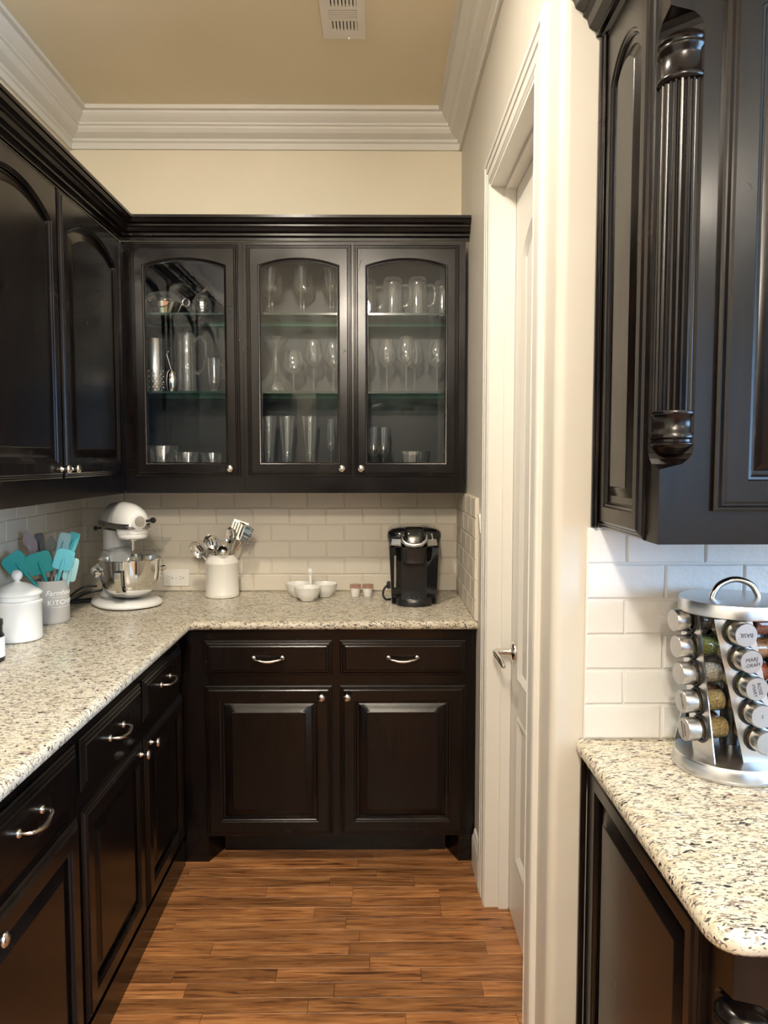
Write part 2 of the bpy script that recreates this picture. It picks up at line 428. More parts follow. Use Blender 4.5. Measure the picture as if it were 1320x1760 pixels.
# ---- door casing, jamb, door
def on_right(u, v, h): return (XR - h, u, v)
CW = .098
casing = [(0, 0), (0, .010), (.008, .014), (.016, .012), (.030, .013), (.034, .016), (.060, .018), (.064, .021), (.086, .022), (.094, .020), (CW, .014), (CW, 0)]
casing = [(0, 0), (0, .007), (.006, .0105), (.012, .007), (.014, .007), (.016, .0095), (.040, .0095), (.042, .007), (.044, .007), (.047, .0115), (.066, .0115), (.068, .0085), (.070, .0085), (.074, .0135), (.088, .0140), (.094, .012), (CW, .008), (CW, 0)]
pth = [(OY0, 0), (OY0, OZ), (OY1, OZ), (OY1, 0)]
struct(sweep(MB(), pth, casing, on_right, 1).build('trim_4', 'trim_paint', smooth=25), 'white moulded casing around the door')
mb = MB(); jt = .004
XD = .437
mb.box(XR-.006, XR+.119, OY0, OY0+jt+.006, 0, OZ).box(XR-.006, XR+.119, OY1-jt-.006, OY1, 0, OZ).box(XR-.006, XR+.119, OY0+jt+.006, OY1-jt-.006, OZ-.010, OZ)
sx = .403
mb.box(sx, XD-.001, OY0+.010, OY0+.022, 0, OZ-.010).box(sx, XD-.001, OY1-.022, OY1-.010, 0, OZ-.010).box(sx, XD-.001, OY0+.022, OY1-.022, OZ-.022, OZ-.010)
struct(mb.build('trim_5', 'trim_paint', smooth=0), 'white door jamb with stop')

def arch(x0, x1, z0, zs, rise, d=0.0, n=14):
    # closed outline BL, BR, then the arch from right spring to left spring; d = inset
    a0, a1, b0 = x0+d, x1-d, z0+d; xm = (x0+x1)/2
    pts = [(a0, b0), (a1, b0)]
    if rise < 1e-6:
        return pts + [(a1 + (a0-a1)*i/n, zs-d) for i in range(n+1)]
    h = (x1-x0)/2; r = (h*h + rise*rise)/(2*rise); zc = zs + rise - r; rr = r - d
    for i in range(n+1):
        x = a1 + (a0-a1)*i/n; pts.append((x, zc + math.sqrt(max(rr*rr - (x-xm)**2, 0))))
    return pts
def rectloop(x0, x1, z0, z1, n=14):
    return [(x0, z0), (x1, z0)] + [(x1 + (x0-x1)*i/n, z1) for i in range(n+1)]
def lift(l, y): return [(x, y, z) for x, z in l]
def door_frame(w_, h_, t, op, n=14):
    x0, x1, z0, zs, rise = op
    L = []
    for i, d in ((0, 0), (0, t-.010), (.0035, t-.0075), (.0065, t-.0075), (.010, t-.003), (.013, t-.003), (.0165, t)):
        L.append(lift(rectloop(i, w_-i, i, h_-i, n), -d))
    for i, d in ((-.010, t), (-.008, t-.0025), (-.004, t-.0035), (-.001, t-.007), (0, t-.007), (0, 0)):
        L.append(lift(arch(x0, x1, z0, zs, rise, i, n), -d))
    return MB().loft(L, ring=True)
def raised_panel(op, t, field=.034, n=14):
    x0, x1, z0, zs, rise = op
    L = [lift(arch(x0, x1, z0, zs, rise, i, n), -d) for i, d in ((.0006, .003), (.0006, t-.015), (.006, t-.0155), (field*.55, t-.010), (field, t-.0055), (field+.003, t-.0035))]
    return MB().loft(L)
def slab_front(w_, h_, t):
    L = [lift(rectloop(i, w_-i, i, h_-i, 2), -d) for i, d in ((0, 0), (0, t-.010), (.004, t-.0075), (.008, t-.0075), (.013, t-.003), (.018, t-.003), (.022, t))]
    return MB().loft(L)
RX = Matrix.Rotation(R(90), 4, 'X')   # local z -> -y
def knob(parent, loc):
    p = [(0, 0), (.0085, 0), (.0085, .002), (.005, .004), (.0045, .012), (.006, .015), (.0125, .018), (.0145, .022), (.0140, .026), (.010, .0295), (.0, .031)]
    o = MB().lathe(p, 20, mx=RX).build('knob', 'satin_nickel', parent, loc, smooth=60); o['label'] = 'small round nickel knob'; return o
def pull(parent, loc, L=.104):
    h = L/2
    for_ = MB()
    pts = []; rad = []
    pts += [(-h, .0, 0), (-h, -.016, 0), (-h+.004, -.023, -.001), (-h+.014, -.0275, -.003)]; rad += [.0042, .0038, .0042, .0045]
    n = 24
    for i in range(n+1):
        u = -1 + 2*i/n; x = u*(h-.022)
        pts.append((x, -.028 - .002*(1-u*u), -.004 - .004*(1-u*u))); rad.append(.0042 + .0012*(i % 2) + .0008*(1-u*u))
    for p, r_ in (((h-.014, -.0275, -.003), .0045), ((h-.004, -.023, -.001), .0042), ((h, -.016, 0), .0038), ((h, 0, 0), .0042)): pts.append(p); rad.append(r_)
    for_.tube(pts, rad, 8)
    for s in (-h, h): for_.lathe([(0, 0), (.0095, 0), (.009, .003), (.006, .005), (.0, .0055)], 16, c=(s, 0, 0), mx=RX)
    o = for_.build('pull_handle', 'satin_nickel', parent, loc, smooth=50); o['label'] = 'twisted nickel pull handle'; return o

# white interior door: local frame x runs toward -Y
droot = bpy.data.objects.new('door_1', None); C.objects.link(droot); struct(droot, 'white two-panel interior door')
droot.location = (XD, OY1-.013, .008); droot.rotation_euler = (0, 0, R(-90))
DW, DH = OY1-OY0-.026, OZ-.022
t_ = 0.0
mb = MB()
ops_ = [(.125, DW-.125, .22, .69, 0), (.125, DW-.125, .80, 2.10, .08)]
mb.box(0, DW, .012, .035, 0, DH)
def ringplate(ops, W_, H_, y0):
    # stiles and rails as separate boxes leaving both openings
    b = MB(); xs0, xs1 = ops[0][0], ops[0][1]
    b.box(0, xs0, y0, .012, 0, H_).box(xs1, W_, y0, .012, 0, H_)
    b.box(xs0, xs1, y0, .012, 0, ops[0][2]).box(xs0, xs1, y0, .012, ops[0][3], ops[1][2])
    top = arch(*ops[1])[2:]
    poly = [(x, z) for x, z in top] + [(xs0, H_), (xs1, H_)]
    b.loft([[(x, y0, z) for x, z in poly], [(x, .012, z) for x, z in poly]])
    return b
rp_ = ringplate(ops_, DW, DH, 0.0); mb.add(rp_.v, rp_.f)
mb.build('slab', 'trim_paint', droot, smooth=0)
for op in ops_:
    L = [lift(arch(*op, i), d) for i, d in ((0, .0118), (0, .000), (.010, -.004), (.020, .003), (.026, .009), (.030, .009), (.060, .002), (.065, .002))]
    MB().loft(L).build('panel', 'trim_paint', droot, smooth=30)
hd = MB().lathe([(0, 0), (.033, 0), (.033, .004), (.028, .010), (.013, .013), (.0115, .018), (.0115, .05), (.0, .05)], 24, mx=RX)
ho = hd.build('handle_rose', 'satin_nickel', droot, (.062, 0, .877))
lv = MB().tube([(0, -.045, 0), (.0, -.054, 0), (.006, -.060, -.001), (.03, -.062, -.003), (.07, -.060, -.004), (.10, -.055, -.012), (.112, -.052, -.02)], [.011, .0115, .011, .009, .008, .008, .006], 12, sq=1.0)
lo = lv.build('handle_lever', 'satin_nickel', droot, (.062, 0, .877)); lo['label'] = 'satin nickel door lever'
# baseboards
bprof = [(0, 0), (.014, 0), (.014, .10), (.011, .112), (.008, .116), (.006, .132), (0, .136)]
def run_board(name, a, b, label):
    m = MB(); m.loft([[(XR - o, yy, h) for o, h in bprof] for yy in (a, b)])
    struct(m.build(name, 'trim_paint', smooth=30), label)
run_board('baseboard_right', OY1+CW+.001, 2.736, 'white baseboard beside the base cabinet')
run_board('baseboard_near', YR+.024, OY0-CW-.001, 'white baseboard at the wall end')

# ---- wall tiles
TH, TL_, TG = .0745, .158, .0035
tile_src = {}
def tile_mesh(L, h, mat, v):
    key = (round(L, 3), round(h, 3), mat, v)
    if key in tile_src: return tile_src[key].data
    r = random.Random(hash(key) & 0xffff); n = 6
    def j(a): return a + r.uniform(-.0009, .0009)
    base = [(0,0),(L*.33,0),(L*.66,0),(L,0),(L,h*.5),(L,h),(L*.66,h),(L*.33,h),(0,h),(0,h*.5)]
    base = [(j(a), j(b)) for a, b in base]
    def ins(d): return [(L/2 + (a-L/2)*(1-2*d/L), h/2 + (b-h/2)*(1-2*d/h)) for a, b in base]
    lp = [[(a, 0, b) for a, b in base], [(a, -.0075, b) for a, b in ins(.0004)], [(a, -.0095, b) for a, b in ins(.003)]]
    o = MB().loft(lp, cap0=False).build('tile', mat, None, smooth=0)
    tile_src[key] = o; me = o.data
    bpy.data.objects.remove(o); tile_src[key] = type('k', (), {'data': me})
    return me
def lay_tiles(wall, length, z0, z1, mat, mp_loc, rz, start=0.0, rows=6):
    rh = (z1 - z0)/rows
    for i in range(rows):
        x = -((i % 2) * (TL_+TG)/2 + start)
        while x < length - .004:
            a = max(x, 0); b = min(x + TL_, length)
            if b - a > .012:
                me = tile_mesh(round(b-a, 3), round(rh-TG, 4), mat, random.randint(0, 3))
                o = bpy.data.objects.new('tile', me); C.objects.link(o); o.parent = wall
                o.location = mp_loc(a, z0 + i*rh + TG/2); o.rotation_euler = (random.uniform(-.0012,.0012), 0, rz + random.uniform(-.0012,.0012))
            x += TL_ + TG
def groutbed(name, wall, x0, x1, y0, y1, z0, z1, mat): MB().box(x0, x1, y0, y1, z0, z1).build(name, mat, wall, smooth=0)
ZB = 1.3585
groutbed('grout_bed', wall_back, XL, XR, D-.0100, D, CT+.001, ZB, 'grout')
lay_tiles(wall_back, XR-XL-.012, CT+.001, ZB, 'tile_glaze', lambda a, z: (XL+.006+a, D-.004, z), 0, .05)
groutbed('grout_bed', wall_left, XL, XL+.0100, .60, D-.006, CT+.001, ZB, 'grout')
lay_tiles(wall_left, D-.012-.60, CT+.001, ZB, 'tile_glaze', lambda a, z: (XL+.004, .60+a, z), R(90), .03)
groutbed('grout_bed', wall_right, XR-.0100, XR, 2.723, D-.006, CT+.001, ZB, 'grout')
lay_tiles(wall_right, D-.012-2.723, CT+.001, ZB, 'tile_glaze', lambda a, z: (XR-.004, D-.012-a, z), R(-90), .05)
groutbed('grout_bed', wall_ret, .430, 2.4, YR-.0092, YR, CT+.001, ZB-.002, 'grout_white')
lay_tiles(wall_ret, 1.96, CT+.001, ZB-.002, 'tile_white', lambda a, z: (.431+a, YR-.004, z), 0, .0)

# ------------------------------------------------------------------ countertops
def slab(name, poly, front, label, cat):
    L = []
    for d, z in ((.016, CT-.034), (.006, CT-.031), (.001, CT-.025), (0, CT-.017), (.001, CT-.009), (.006, CT-.003), (.016, CT)):
        L.append([(p.x, p.y, z) for p in offset_poly(poly, [d if f_ else 0 for f_ in front])])
    o = MB().loft(L).build(name, 'granite', smooth=50); return tag(o, label, cat)
XC, YC = -.671, D-.648
slab('granite_countertop', [(XL+.001, .60), (XC, .60), (XC, YC-.012), (XC+.012, YC), (XR-.001, YC), (XR-.001, D-.001), (XL+.001, D-.001)], [1, 1, 1, 1, 0, 0, 0],
     'L-shaped speckled cream granite countertop under the mixer and coffee maker', 'countertop')
xr0, yr0 = .416, .893
cr = .045
arc = [(xr0 + cr - cr*cos(a), yr0 + cr - cr*sin(a)) for a in [pi/2*k/6 for k in range(7)]]
poly = arc + [(2.4, yr0), (2.4, YR-.001), (xr0, YR-.001)]
slab('granite_countertop', poly, [1]*7 + [0, 0, 1], 'speckled cream granite countertop with rounded corner under the spice rack', 'countertop')

# ------------------------------------------------------------------ base cabinets
DT = .019
def panel_door(parent, x, z, w_, h_, arch_rise=0.0, stile=.062, knob_at=None, glass_=False, y=0.0, lowrail=None):
    lr = lowrail or stile
    top = stile + (arch_rise + .006 if arch_rise else 0)
    op = (stile, w_-stile, lr, h_-top, arch_rise)
    d = door_frame(w_, h_, DT, op).build('door', 'espresso_wood', parent, (x, y, z), smooth=28)
    if glass_:
        L = [lift(arch(*op, i), -dd) for i, dd in ((-.0002, .005), (-.0002, .009))]
        p = MB().loft([lift(arch(*op, .0004), -.005), lift(arch(*op, .0004), -.009)]).build('pane', 'pane_glass', d, smooth=0); p['label'] = 'clear glass pane'
    else:
        raised_panel(op, DT).build('panel', 'espresso_wood', d, smooth=28)
    if knob_at: knob(d, (knob_at[0]-x, -DT, knob_at[1]-z))
    return d
def drawer(parent, x, z, w_, h_, y=0.0):
    d = slab_front(w_, h_, DT).build('drawer', 'espresso_wood', parent, (x, y, z), smooth=28)
    pull(d, (w_/2, -DT, h_/2+.002)); return d
CB = CT - .0345
# left run: root on wall, local x -> +Y, local -y -> +X
XF = -.720      # face frame plane
def left_base(y0, y1, label, cols):
    r = thing('base_cabinet', label, 'cabinet', (XL, y0, 0), R(90), 'black base cabinets along the long wall')
    dep = XF - XL; W_ = y1-y0
    MB().box(.001, W_-.001, -dep, -.001, .10, CB).build('carcass', 'espresso_wood', r, smooth=0)
    MB().box(.001, W_-.001, -dep-.010, -.02, 0, .0995).build('toe_kick', 'espresso_wood', r, smooth=0)
    for (a, b, kn, dz) in cols:
        drawer(r, a-y0, .70, b-a, .130, -dep)
        panel_door(r, a-y0, .118, b-a, .535, knob_at=(kn-y0, .625), y=-dep)
    return r
left_base(.70, 1.234, 'black base cabinet nearest the camera on the left', [(.715, 1.225, 1.19, 0)])
left_base(1.235, 1.771, 'black base cabinet with one drawer, nearest the camera at the left edge', [(1.250, 1.757, 1.338, 0)])
left_base(1.772, 2.735, 'black two-door base cabinet on the left, meeting the corner', [(1.783, 2.250, 2.212, 0), (2.272, 2.712, 2.312, 0)])
# back run
YF = 2.757
r = thing('base_cabinet', 'black two-door base cabinet facing the camera below the coffee maker', 'cabinet', (0, YF, 0), 0)
mb = MB(); mb.box(XF+.001, XR-.002, .018, D-YF-.001, .10, CB)
mb.build('carcass', 'espresso_wood', r, smooth=0)
mb = MB()
def fbox(a, b, z0, z1): mb.box(a, b, 0, .0175, z0, z1)
fbox(XF+.001, -.625, .098, CB); fbox(.316, XR-.002, .098, CB); fbox(-.625, .316, .828, CB); fbox(-.625, .316, .668, .712); fbox(-.172, -.130, .712, .828)
fbox(-.172, -.130, .098, .668); fbox(-.625, -.172, .098, .13); fbox(-.130, .316, .098, .13)
mb.build('face_frame', 'espresso_wood', r, smooth=0)
for (a, b, c_) in ((XF+.001, -.628, -.585), (.302, XR-.002, .262)):
    # bracket foot: full stile to the floor with a slanted inner side back to the kick
    if c_ < 0: poly = [(a, 0), (b, 0), (c_, .105), (a, .105)]
    else: poly = [(b, 0), (a, 0), (c_, .105), (b, .105)]
    MB().prism(poly, 0, .0975).build('foot', 'espresso_wood', r, smooth=0)
MB().box(-.584, .261, .085, .105, 0, .0975).build('toe_kick', 'espresso_wood', r, smooth=0)
drawer(r, -.631, .710, .465, .128); drawer(r, -.137, .710, .459, .128)
panel_door(r, -.631, .108, .465, .562, knob_at=(-.203, .634)); panel_door(r, -.137, .108, .459, .562, knob_at=(-.110, .634))
# right base, angled corner with a turned quarter column
XB = .437; YBF = .930
def lamb(parent, z0, z1, xa, ya, ch, mat='espresso_wood', rings=True):
    """fluted column set into the chamfered corner between (xa, ya+ch) and (xa+ch, ya), z0..z1"""
    cx, cy = xa + ch*.66, ya + ch*.66
    rad = ch*.68
    nfl = 24
    col = MB().lathe([(0, z0+.088), (rad*.97, z0+.088), (rad*.97, z1-.100), (0, z1-.100)], nfl*6, c=(cx, cy, 0), mod=lambda a, z: 1 - .10*max(0, cos(a*nfl))**.5)
    col.build('fluted_column', mat, parent, smooth=30)
    b0 = [(0, z0+.018), (rad*.70, z0+.018), (rad*.92, z0+.028), (rad*1.04, z0+.032), (rad*1.04, z0+.036), (rad*.96, z0+.038), (rad*.96, z0+.042), (rad*1.06, z0+.045), (rad*1.06, z0+.052), (rad*.95, z0+.056), (rad*.95, z0+.078), (rad*1.02, z0+.081), (rad*1.07, z0+.085), (rad*1.02, z0+.089), (0, z0+.0895)]
    MB().lathe(b0, 40, c=(cx, cy, 0)).build('column_base', mat, parent, smooth=50)
    t0 = z1-.102
    c0 = [(0, t0), (rad*1.00, t0+.001), (rad*1.09, t0+.005), (rad*1.09, t0+.010), (rad*1.0, t0+.013), (rad*.96, t0+.040), (rad*.98, t0+.046), (rad*1.07, t0+.050), (rad*1.09, t0+.055), (rad*1.0, t0+.058), (rad*1.0, t0+.062), (rad*1.08, t0+.066), (rad*.98, t0+.072), (rad*.8, t0+.078), (0, t0+.079)]
    MB().lathe(c0, 40, c=(cx, cy, 0)).build('column_capital', mat, parent, smooth=50)
def cham_block(mb_, x0, x1, y0, y1, z0, z1, zc0, zc1, ch, tp=.03):
    """box whose front-left vertical corner is chamfered between zc0 and zc1, with pointed run-outs"""
    def loop(z, c_):
        c_ = max(c_, 1e-4); return [(x0, y1, z), (x0, y0+c_, z), (x0+c_, y0, z), (x1, y0, z), (x1, y1, z)]
    lp = [loop(z0, 0), loop(zc0, 0)]
    for u in (.25, .5, .75, 1.0): lp.append(loop(zc0+tp*u, ch*math.sqrt(1-(1-u)**2)))
    for u in (1.0, .75, .5, .25): lp.append(loop(zc1-tp*u, ch*math.sqrt(1-(1-u)**2)))
    lp += [loop(zc1, 0), loop(z1, 0)]
    return mb_.loft(lp)
r = thing('corner_base_cabinet', 'dark base cabinet with fluted corner column under the rounded counter', 'cabinet', (0, 0, 0), 0)
mb = MB(); cham_block(mb, XB+.019, 2.38, YBF, YR-.001, .0, CB, .06, .805, .055, .035); mb.build('carcass', 'espresso_wood', r, smooth=0)
lamb(r, .067, .798, XB+.019, YBF, .055)
# side end panel: local x runs toward -Y
wS = YR-.002-1.005
op = (.075, wS-.045, .10, CB-.075, 0)
d = door_frame(wS, CB-.012, .0185, (op[0], op[1], op[2], CB-.062, 0)).build('end_panel', 'espresso_wood', r, (XB+.019, YR-.002, .0), (0, 0, R(-90)), smooth=28)
raised_panel((op[0], op[1], op[2], CB-.062, 0), .0185).build('panel', 'espresso_wood', d, smooth=28)
MB().box(XB-.012, XB+.0, YR-.016, YR-.002, 0, CB-.004, .003).build('scribe_strip', 'espresso_wood', r, smooth=0)
for i in range(2):
    panel_door(r, .56+i*.60, .118, .58, .535, y=YBF, knob_at=(1.1 if i == 0 else 1.2, .61)); drawer(r, .56+i*.60, .70, .58, .130, YBF)

# ------------------------------------------------------------------ wall cabinets
ZU, ZT = 1.362, 2.35
def left_upper(y0, y1, label, doors):
    r = thing('wall_cabinet', label, 'cabinet', (XL, y0, 0), R(90), 'black wall cabinets along the long wall')
    MB().box(.001, y1-y0-.001, -DU, -.001, ZU, ZT).build('carcass', 'espresso_wood', r, smooth=0)
    for a, b, kn in doors: panel_door(r, a-y0, 1.437, b-a, .903, .060, .058, knob_at=(kn-y0, 1.466), y=-DU, lowrail=.058)
    return r
left_upper(1.86, YU-.001, 'black arched two-door wall cabinet on the left above the white canister', [(1.875, 2.432, 2.405), (2.452, 3.005, 2.482)])
left_upper(.76, 1.859, 'black arched wall cabinet on the left nearest the camera', [(.775, 1.30, 1.27), (1.32, 1.845, 1.35)])
SHZ = (1.762, 2.072)
def glass_cab(x0, x1, xf, label, doors, rail):
    r = thing('glass_front_cabinet', label, 'cabinet', (0, YU, 0), 0)
    dp = DU-.002; tk = .016
    mb = MB()
    mb.box(x0, x0+tk, .0195, dp, ZU, ZT).box(x1-tk, x1, .0195, dp, ZU, ZT).box(x0+tk, x1-tk, dp-.008, dp, ZU, ZT).box(x0+tk, x1-tk, .0195, dp-.008, ZT-tk, ZT).box(x0+tk, x1-tk, .0195, dp-.008, ZU+.02, ZU+.036)
    mb.build('carcass', 'cabinet_inside', r, smooth=0)
    mb = MB()
    def fb(a, b, z0, z1): mb.box(a, b, 0, .019, z0, z1)
    fb(xf, x1, ZU, 1.455); fb(xf, x1, 2.31, ZT)
    last = xf
    for a, b, kn in doors:
        fb(last, a+.022, 1.455, 2.31); last = b-.022
    fb(last, x1, 1.455, 2.31)
    mb.build('face_frame', 'espresso_wood', r, smooth=0)
    for a, b, kn in doors: panel_door(r, a, 1.430, b-a, .905, .026, .0555, knob_at=(kn, 1.461), glass_=True)
    for z in SHZ: 
        o = MB().box(x0+tk+.001, x1-tk-.001, .03, dp-.01, z, z+.008).build('glass_shelf', 'shelf_glass', r, smooth=0); o['label'] = 'green-edged glass shelf'; MB().box(x0+tk+.001, x1-tk-.001, .0285, .0298, z, z+.008).build('front_edge', 'glass_edge', o, smooth=0); MB().box(x0+tk+.001, x1-tk-.001, dp-.0098, dp-.0084, z, z+.008).build('rear_edge', 'glass_edge_lit', o, smooth=0)
    return r
glass_cab(XL+.001, -.530, XL+DU+.0005, 'black glass-front wall cabinet in the corner, single door with the hammered bucket inside', [(-.966, -.546, -.583)], 0)
glass_cab(-.529, XR-.014, -.529, 'black glass-front wall cabinet with two doors full of stemware', [(-.514, -.102, -.140), (-.092, .323, -.064)], 0)
def crack(door, loc, segs):
    mb_ = MB()
    for (x0, z0_, w0), (x1, z1_, w1) in segs:
        mb_.loft([[(x0-w0, .0005, z0_), (x0+w0, .0005, z0_), (x0+w0, -.0003, z0_), (x0-w0, -.0003, z0_)], [(x1-w1, .0005, z1_), (x1+w1, .0005, z1_), (x1+w1, -.0003, z1_), (x1-w1, -.0003, z1_)]])
    mb_.build('knot_crack', 'slot_dark', door, loc, smooth=0)
gd = [o_ for o_ in bpy.data.objects if o_.name.startswith('door') and o_.parent and o_.parent.name.startswith('glass_front')]
gd.sort(key=lambda o_: o_.location.x)
crack(gd[2], (.028, -DT, .838), [((0, 0, .0014), (-.012, -.052, .0002)), ((0, 0, .0012), (.012, .014, .0003)), ((0, 0, .0010), (-.009, .013, .0003)), ((.002, .022, .0003), (.003, .045, .0002))])
crack(gd[1], (.384, -DT, .492), [((-.006, -.012, .0003), (.002, 0, .0012)), ((.002, 0, .0012), (.008, .012, .0004)), ((.0, .002, .001), (-.006, .012, .0003)), ((.002, 0, .001), (.009, -.008, .0003))])
# black crown along both runs
xp = [(0, 2.3505), (.010, 2.3505), (.010, 2.362), (.016, 2.366), (.024, 2.366), (.024, 2.374), (.036, 2.380), (.040, 2.392), (.047, 2.396), (.047, 2.402), (.060, 2.408), (.064, 2.420), (.070, 2.422), (.070, 2.432), (0, 2.432)]
o = sweep(MB(), [(XL+DU, .76), (XL+DU, YU), (XR-.001, YU)], xp, flat, -1).build('cabinet_crown_moulding', 'espresso_wood', smooth=25)
tag(o, 'black stepped crown moulding running along the tops of the L-shaped wall cabinets', 'moulding')
# right wall cabinet with fluted corner
YUF = 1.240
r = thing('corner_wall_cabinet', 'black wall cabinet with fluted corner column above the spice rack', 'cabinet', (0, 0, 0), 0)
mb = MB(); cham_block(mb, XRS+.012, 2.38, YUF, YR-.001, 1.357, 2.33, 1.480, 2.205, .055, .035); mb.build('carcass', 'espresso_wood', r, smooth=0)
lamb(r, 1.487, 2.198, XRS+.012, YUF, .055)
wS = YR-.002-1.300
opS = (.060, wS-.045, .055, .845, .045)
d = door_frame(wS, .965, .0118, opS).build('end_panel', 'espresso_wood', r, (XRS+.012, YR-.002, 1.3575), (0, 0, R(-90)), smooth=28)
raised_panel(opS, .0145, .030).build('panel', 'espresso_wood', d, smooth=28)
for k_, (o0, o1) in enumerate(((.0, .010), (.014, .022))):
    MB().box(XRS-.010+.004*k_, XRS+.0, YR-.006-o1, YR-.003-o0, 1.358, 2.32, .0025).build('scribe_strip', 'espresso_wood', r, smooth=0)
d = panel_door(r, .545, 1.412, .50, .90, .055, .060, y=YUF); crack(d, (.038, -DT, .512), [((-.005, .004, .0004), (0, .001, .0012)), ((0, .001, .0012), (.004, -.005, .0010)), ((.004, -.005, .0008), (-.002, -.008, .0003)), ((0, .001, .001), (.005, .006, .0003))]); panel_door(r, 1.055, 1.412, .50, .90, .055, .060, y=YUF)
o = sweep(MB(), [(XRS+.012, YR-.001), (XRS+.012, YUF), (2.38, YUF)], [(a, h-.062 if h < 2.36 else h-.045) for a, h in [(a*1.15, 2.3505+(h-2.3505)*1.3) for a, h in xp]], flat, -1).build('cabinet_crown_moulding', 'espresso_wood', smooth=25)
tag(o, 'black crown moulding on top of the cabinet above the spice rack', 'moulding')

# ------------------------------------------------------------------ ceiling lamps
def globe_lamp(x, y, st, label):
    r = thing('globe_ceiling_light', label, 'ceiling light', (x, y, CEIL), 0, 'globe ceiling lights in the kitchen')
    MB().lathe([(0, -.0005), (.075, -.0005), (.075, -.012), (.05, -.022), (.05, -.045), (0, -.045)], 32).build('canopy', 'satin_nickel', r)
    emit('lamp_globe_%d' % (len(M)), CAN_COL, st)
    mat = list(M.values())[-1]
    MB().lathe([(0, -.225)] + [(.09*sin(R(a)), -.135-.09*cos(R(a))) for a in range(15, 166, 15)] + [(.02, -.0455), (0, -.0455)], 24).build('globe', mat, r, smooth=60)
for x, y, st, lb in LAMPS: globe_lamp(x, y, st, lb)
r = thing('recessed_light', 'round recessed can light in the ceiling over the counters, before the vent', 'ceiling light', (PANTRY_CAN[0], PANTRY_CAN[1], CEIL), 0)
MB().lathe([(.062, -.0005), (.088, -.0005), (.088, -.006), (.076, -.009), (.062, -.004)], 32).build('trim_ring', 'trim_paint', r)
emit('can_lens', CAN_COL, PANTRY_CAN[2]); MB().lathe([(0, -.0006), (.061, -.0006), (.061, -.003), (0, -.003)], 32).build('lens', 'can_lens', r)
# unseen tall dark cabinets, added behind the camera to darken the pane reflections
def tall(x0, x1, label):
    r = thing('added_dark_cabinet', label, 'cabinet', (x1, -3.299, 0), R(180))
    W_ = x1-x0
    MB().box(0, W_, -.6, -.001, 0, 2.25).build('carcass', 'espresso_wood', r, smooth=0)
    n_ = max(1, round(W_/.5))
    for i in range(n_):
        w1 = W_/n_
        panel_door(r, i*w1+.01, .12, w1-.02, 1.2, y=-.6, knob_at=(i*w1+.05, 1.25)); panel_door(r, i*w1+.01, 1.34, w1-.02, .88, .05, y=-.6, knob_at=(i*w1+.05, 1.4))
tall(-1.309, -.98, 'narrow tall dark cabinet, unseen, added behind the camera for the pane reflections')
tall(-.70, .88, 'wide tall dark cabinet, unseen, added behind the camera for the pane reflections')

# ceiling register
r = thing('ceiling_vent', 'white louvred air vent in the beige ceiling', 'vent', (-.1115, 2.60, CEIL), 0)
vw, vl = .0725, .148
mb = MB(); 
for (a, b, c_, d_) in ((-vw, vw, vl-.052, vl), (-vw, vw, -vl, -vl+.052), (-vw, -.046, -vl+.052, vl-.052), (.046, vw, -vl+.052, vl-.052), (-.046, .046, .030, .040), (-.046, .046, -.040, -.030)):
    mb.box(a, b, c_, d_, -.0095, -.0005)
mb.build('frame', 'vent_paint', r, smooth=0)
MB().box(-.05, .05, -vl+.05, vl-.05, -.0012, -.0004).build('duct_shade_plate', 'slot_dark', r, smooth=0)  # dark sheet standing in for the shade inside the duct
for i in range(8):
    x = -.0425 + i*.0118
    for (a, b) in ((.040, vl-.052), (-vl+.052, -.040)):
        MB().loft([[(x-.0035, y_, -.0095), (x+.0045, y_, -.0095), (x+.0035, y_, -.003), (x-.0045, y_, -.003)] for y_ in (a, b)]).build('louvre', 'vent_paint', r, smooth=0)
for i in range(5):
    y_ = -.026 + i*.0125
    MB().box(-.046, .046, y_-.0035, y_+.0035, -.0095, -.004).build('louvre', 'vent_paint', r, smooth=0)
MB().box(.012, .018, vl-.012, vl+.004, -.016, -.0095, .001).build('lever', 'vent_paint', r, smooth=0)

# wall outlet, switch plate
r = thing('wall_outlet', 'off-white double wall outlet beside the mixer', 'outlet', (-.8885, D-.0132, .975), 0)
MB().box(-.058, .058, -.005, .0, -.037, .037, .002).build('plate', 'outlet_plastic', r)
for sx_ in (-.0245, .0245):
    ob = MB().lathe([(0, .0048), (.0165, .0048), (.0165, .0068), (.0, .0068)], 24, mx=RX).build('receptacle', 'outlet_plastic', r, (sx_, 0, 0))
    for (a, b, c_, d_) in ((-.007, -.001, .0045, .0062), (-.007, -.001, -.0062, -.0045), (.006, .010, -.002, .002)):
        MB().box(a, b, -.0072, -.0066, c_, d_).build('slot', 'slot_dark', ob, smooth=0)
MB().lathe([(0, .0045), (.0025, .0045), (.0, .006)], 12, mx=RX).build('screw', 'satin_nickel', r)
r = thing('light_switch', 'white light switch plate on the wall between the tiles and the door casing', 'switch', (XR-.0005, 2.640, 1.275), R(-90))
MB().box(-.036, .036, -.005, 0, -.058, .058, .002).build('plate', 'outlet_plastic', r)
MB().loft([[(-.017, -.005, -.033), (.017, -.005, -.033), (.017, -.005, .033), (-.017, -.005, .033)], [(-.016, -.007, -.032), (.016, -.007, -.032), (.016, -.013, .032), (-.016, -.013, .032)]]).build('rocker', 'outlet_plastic', r, smooth=0)

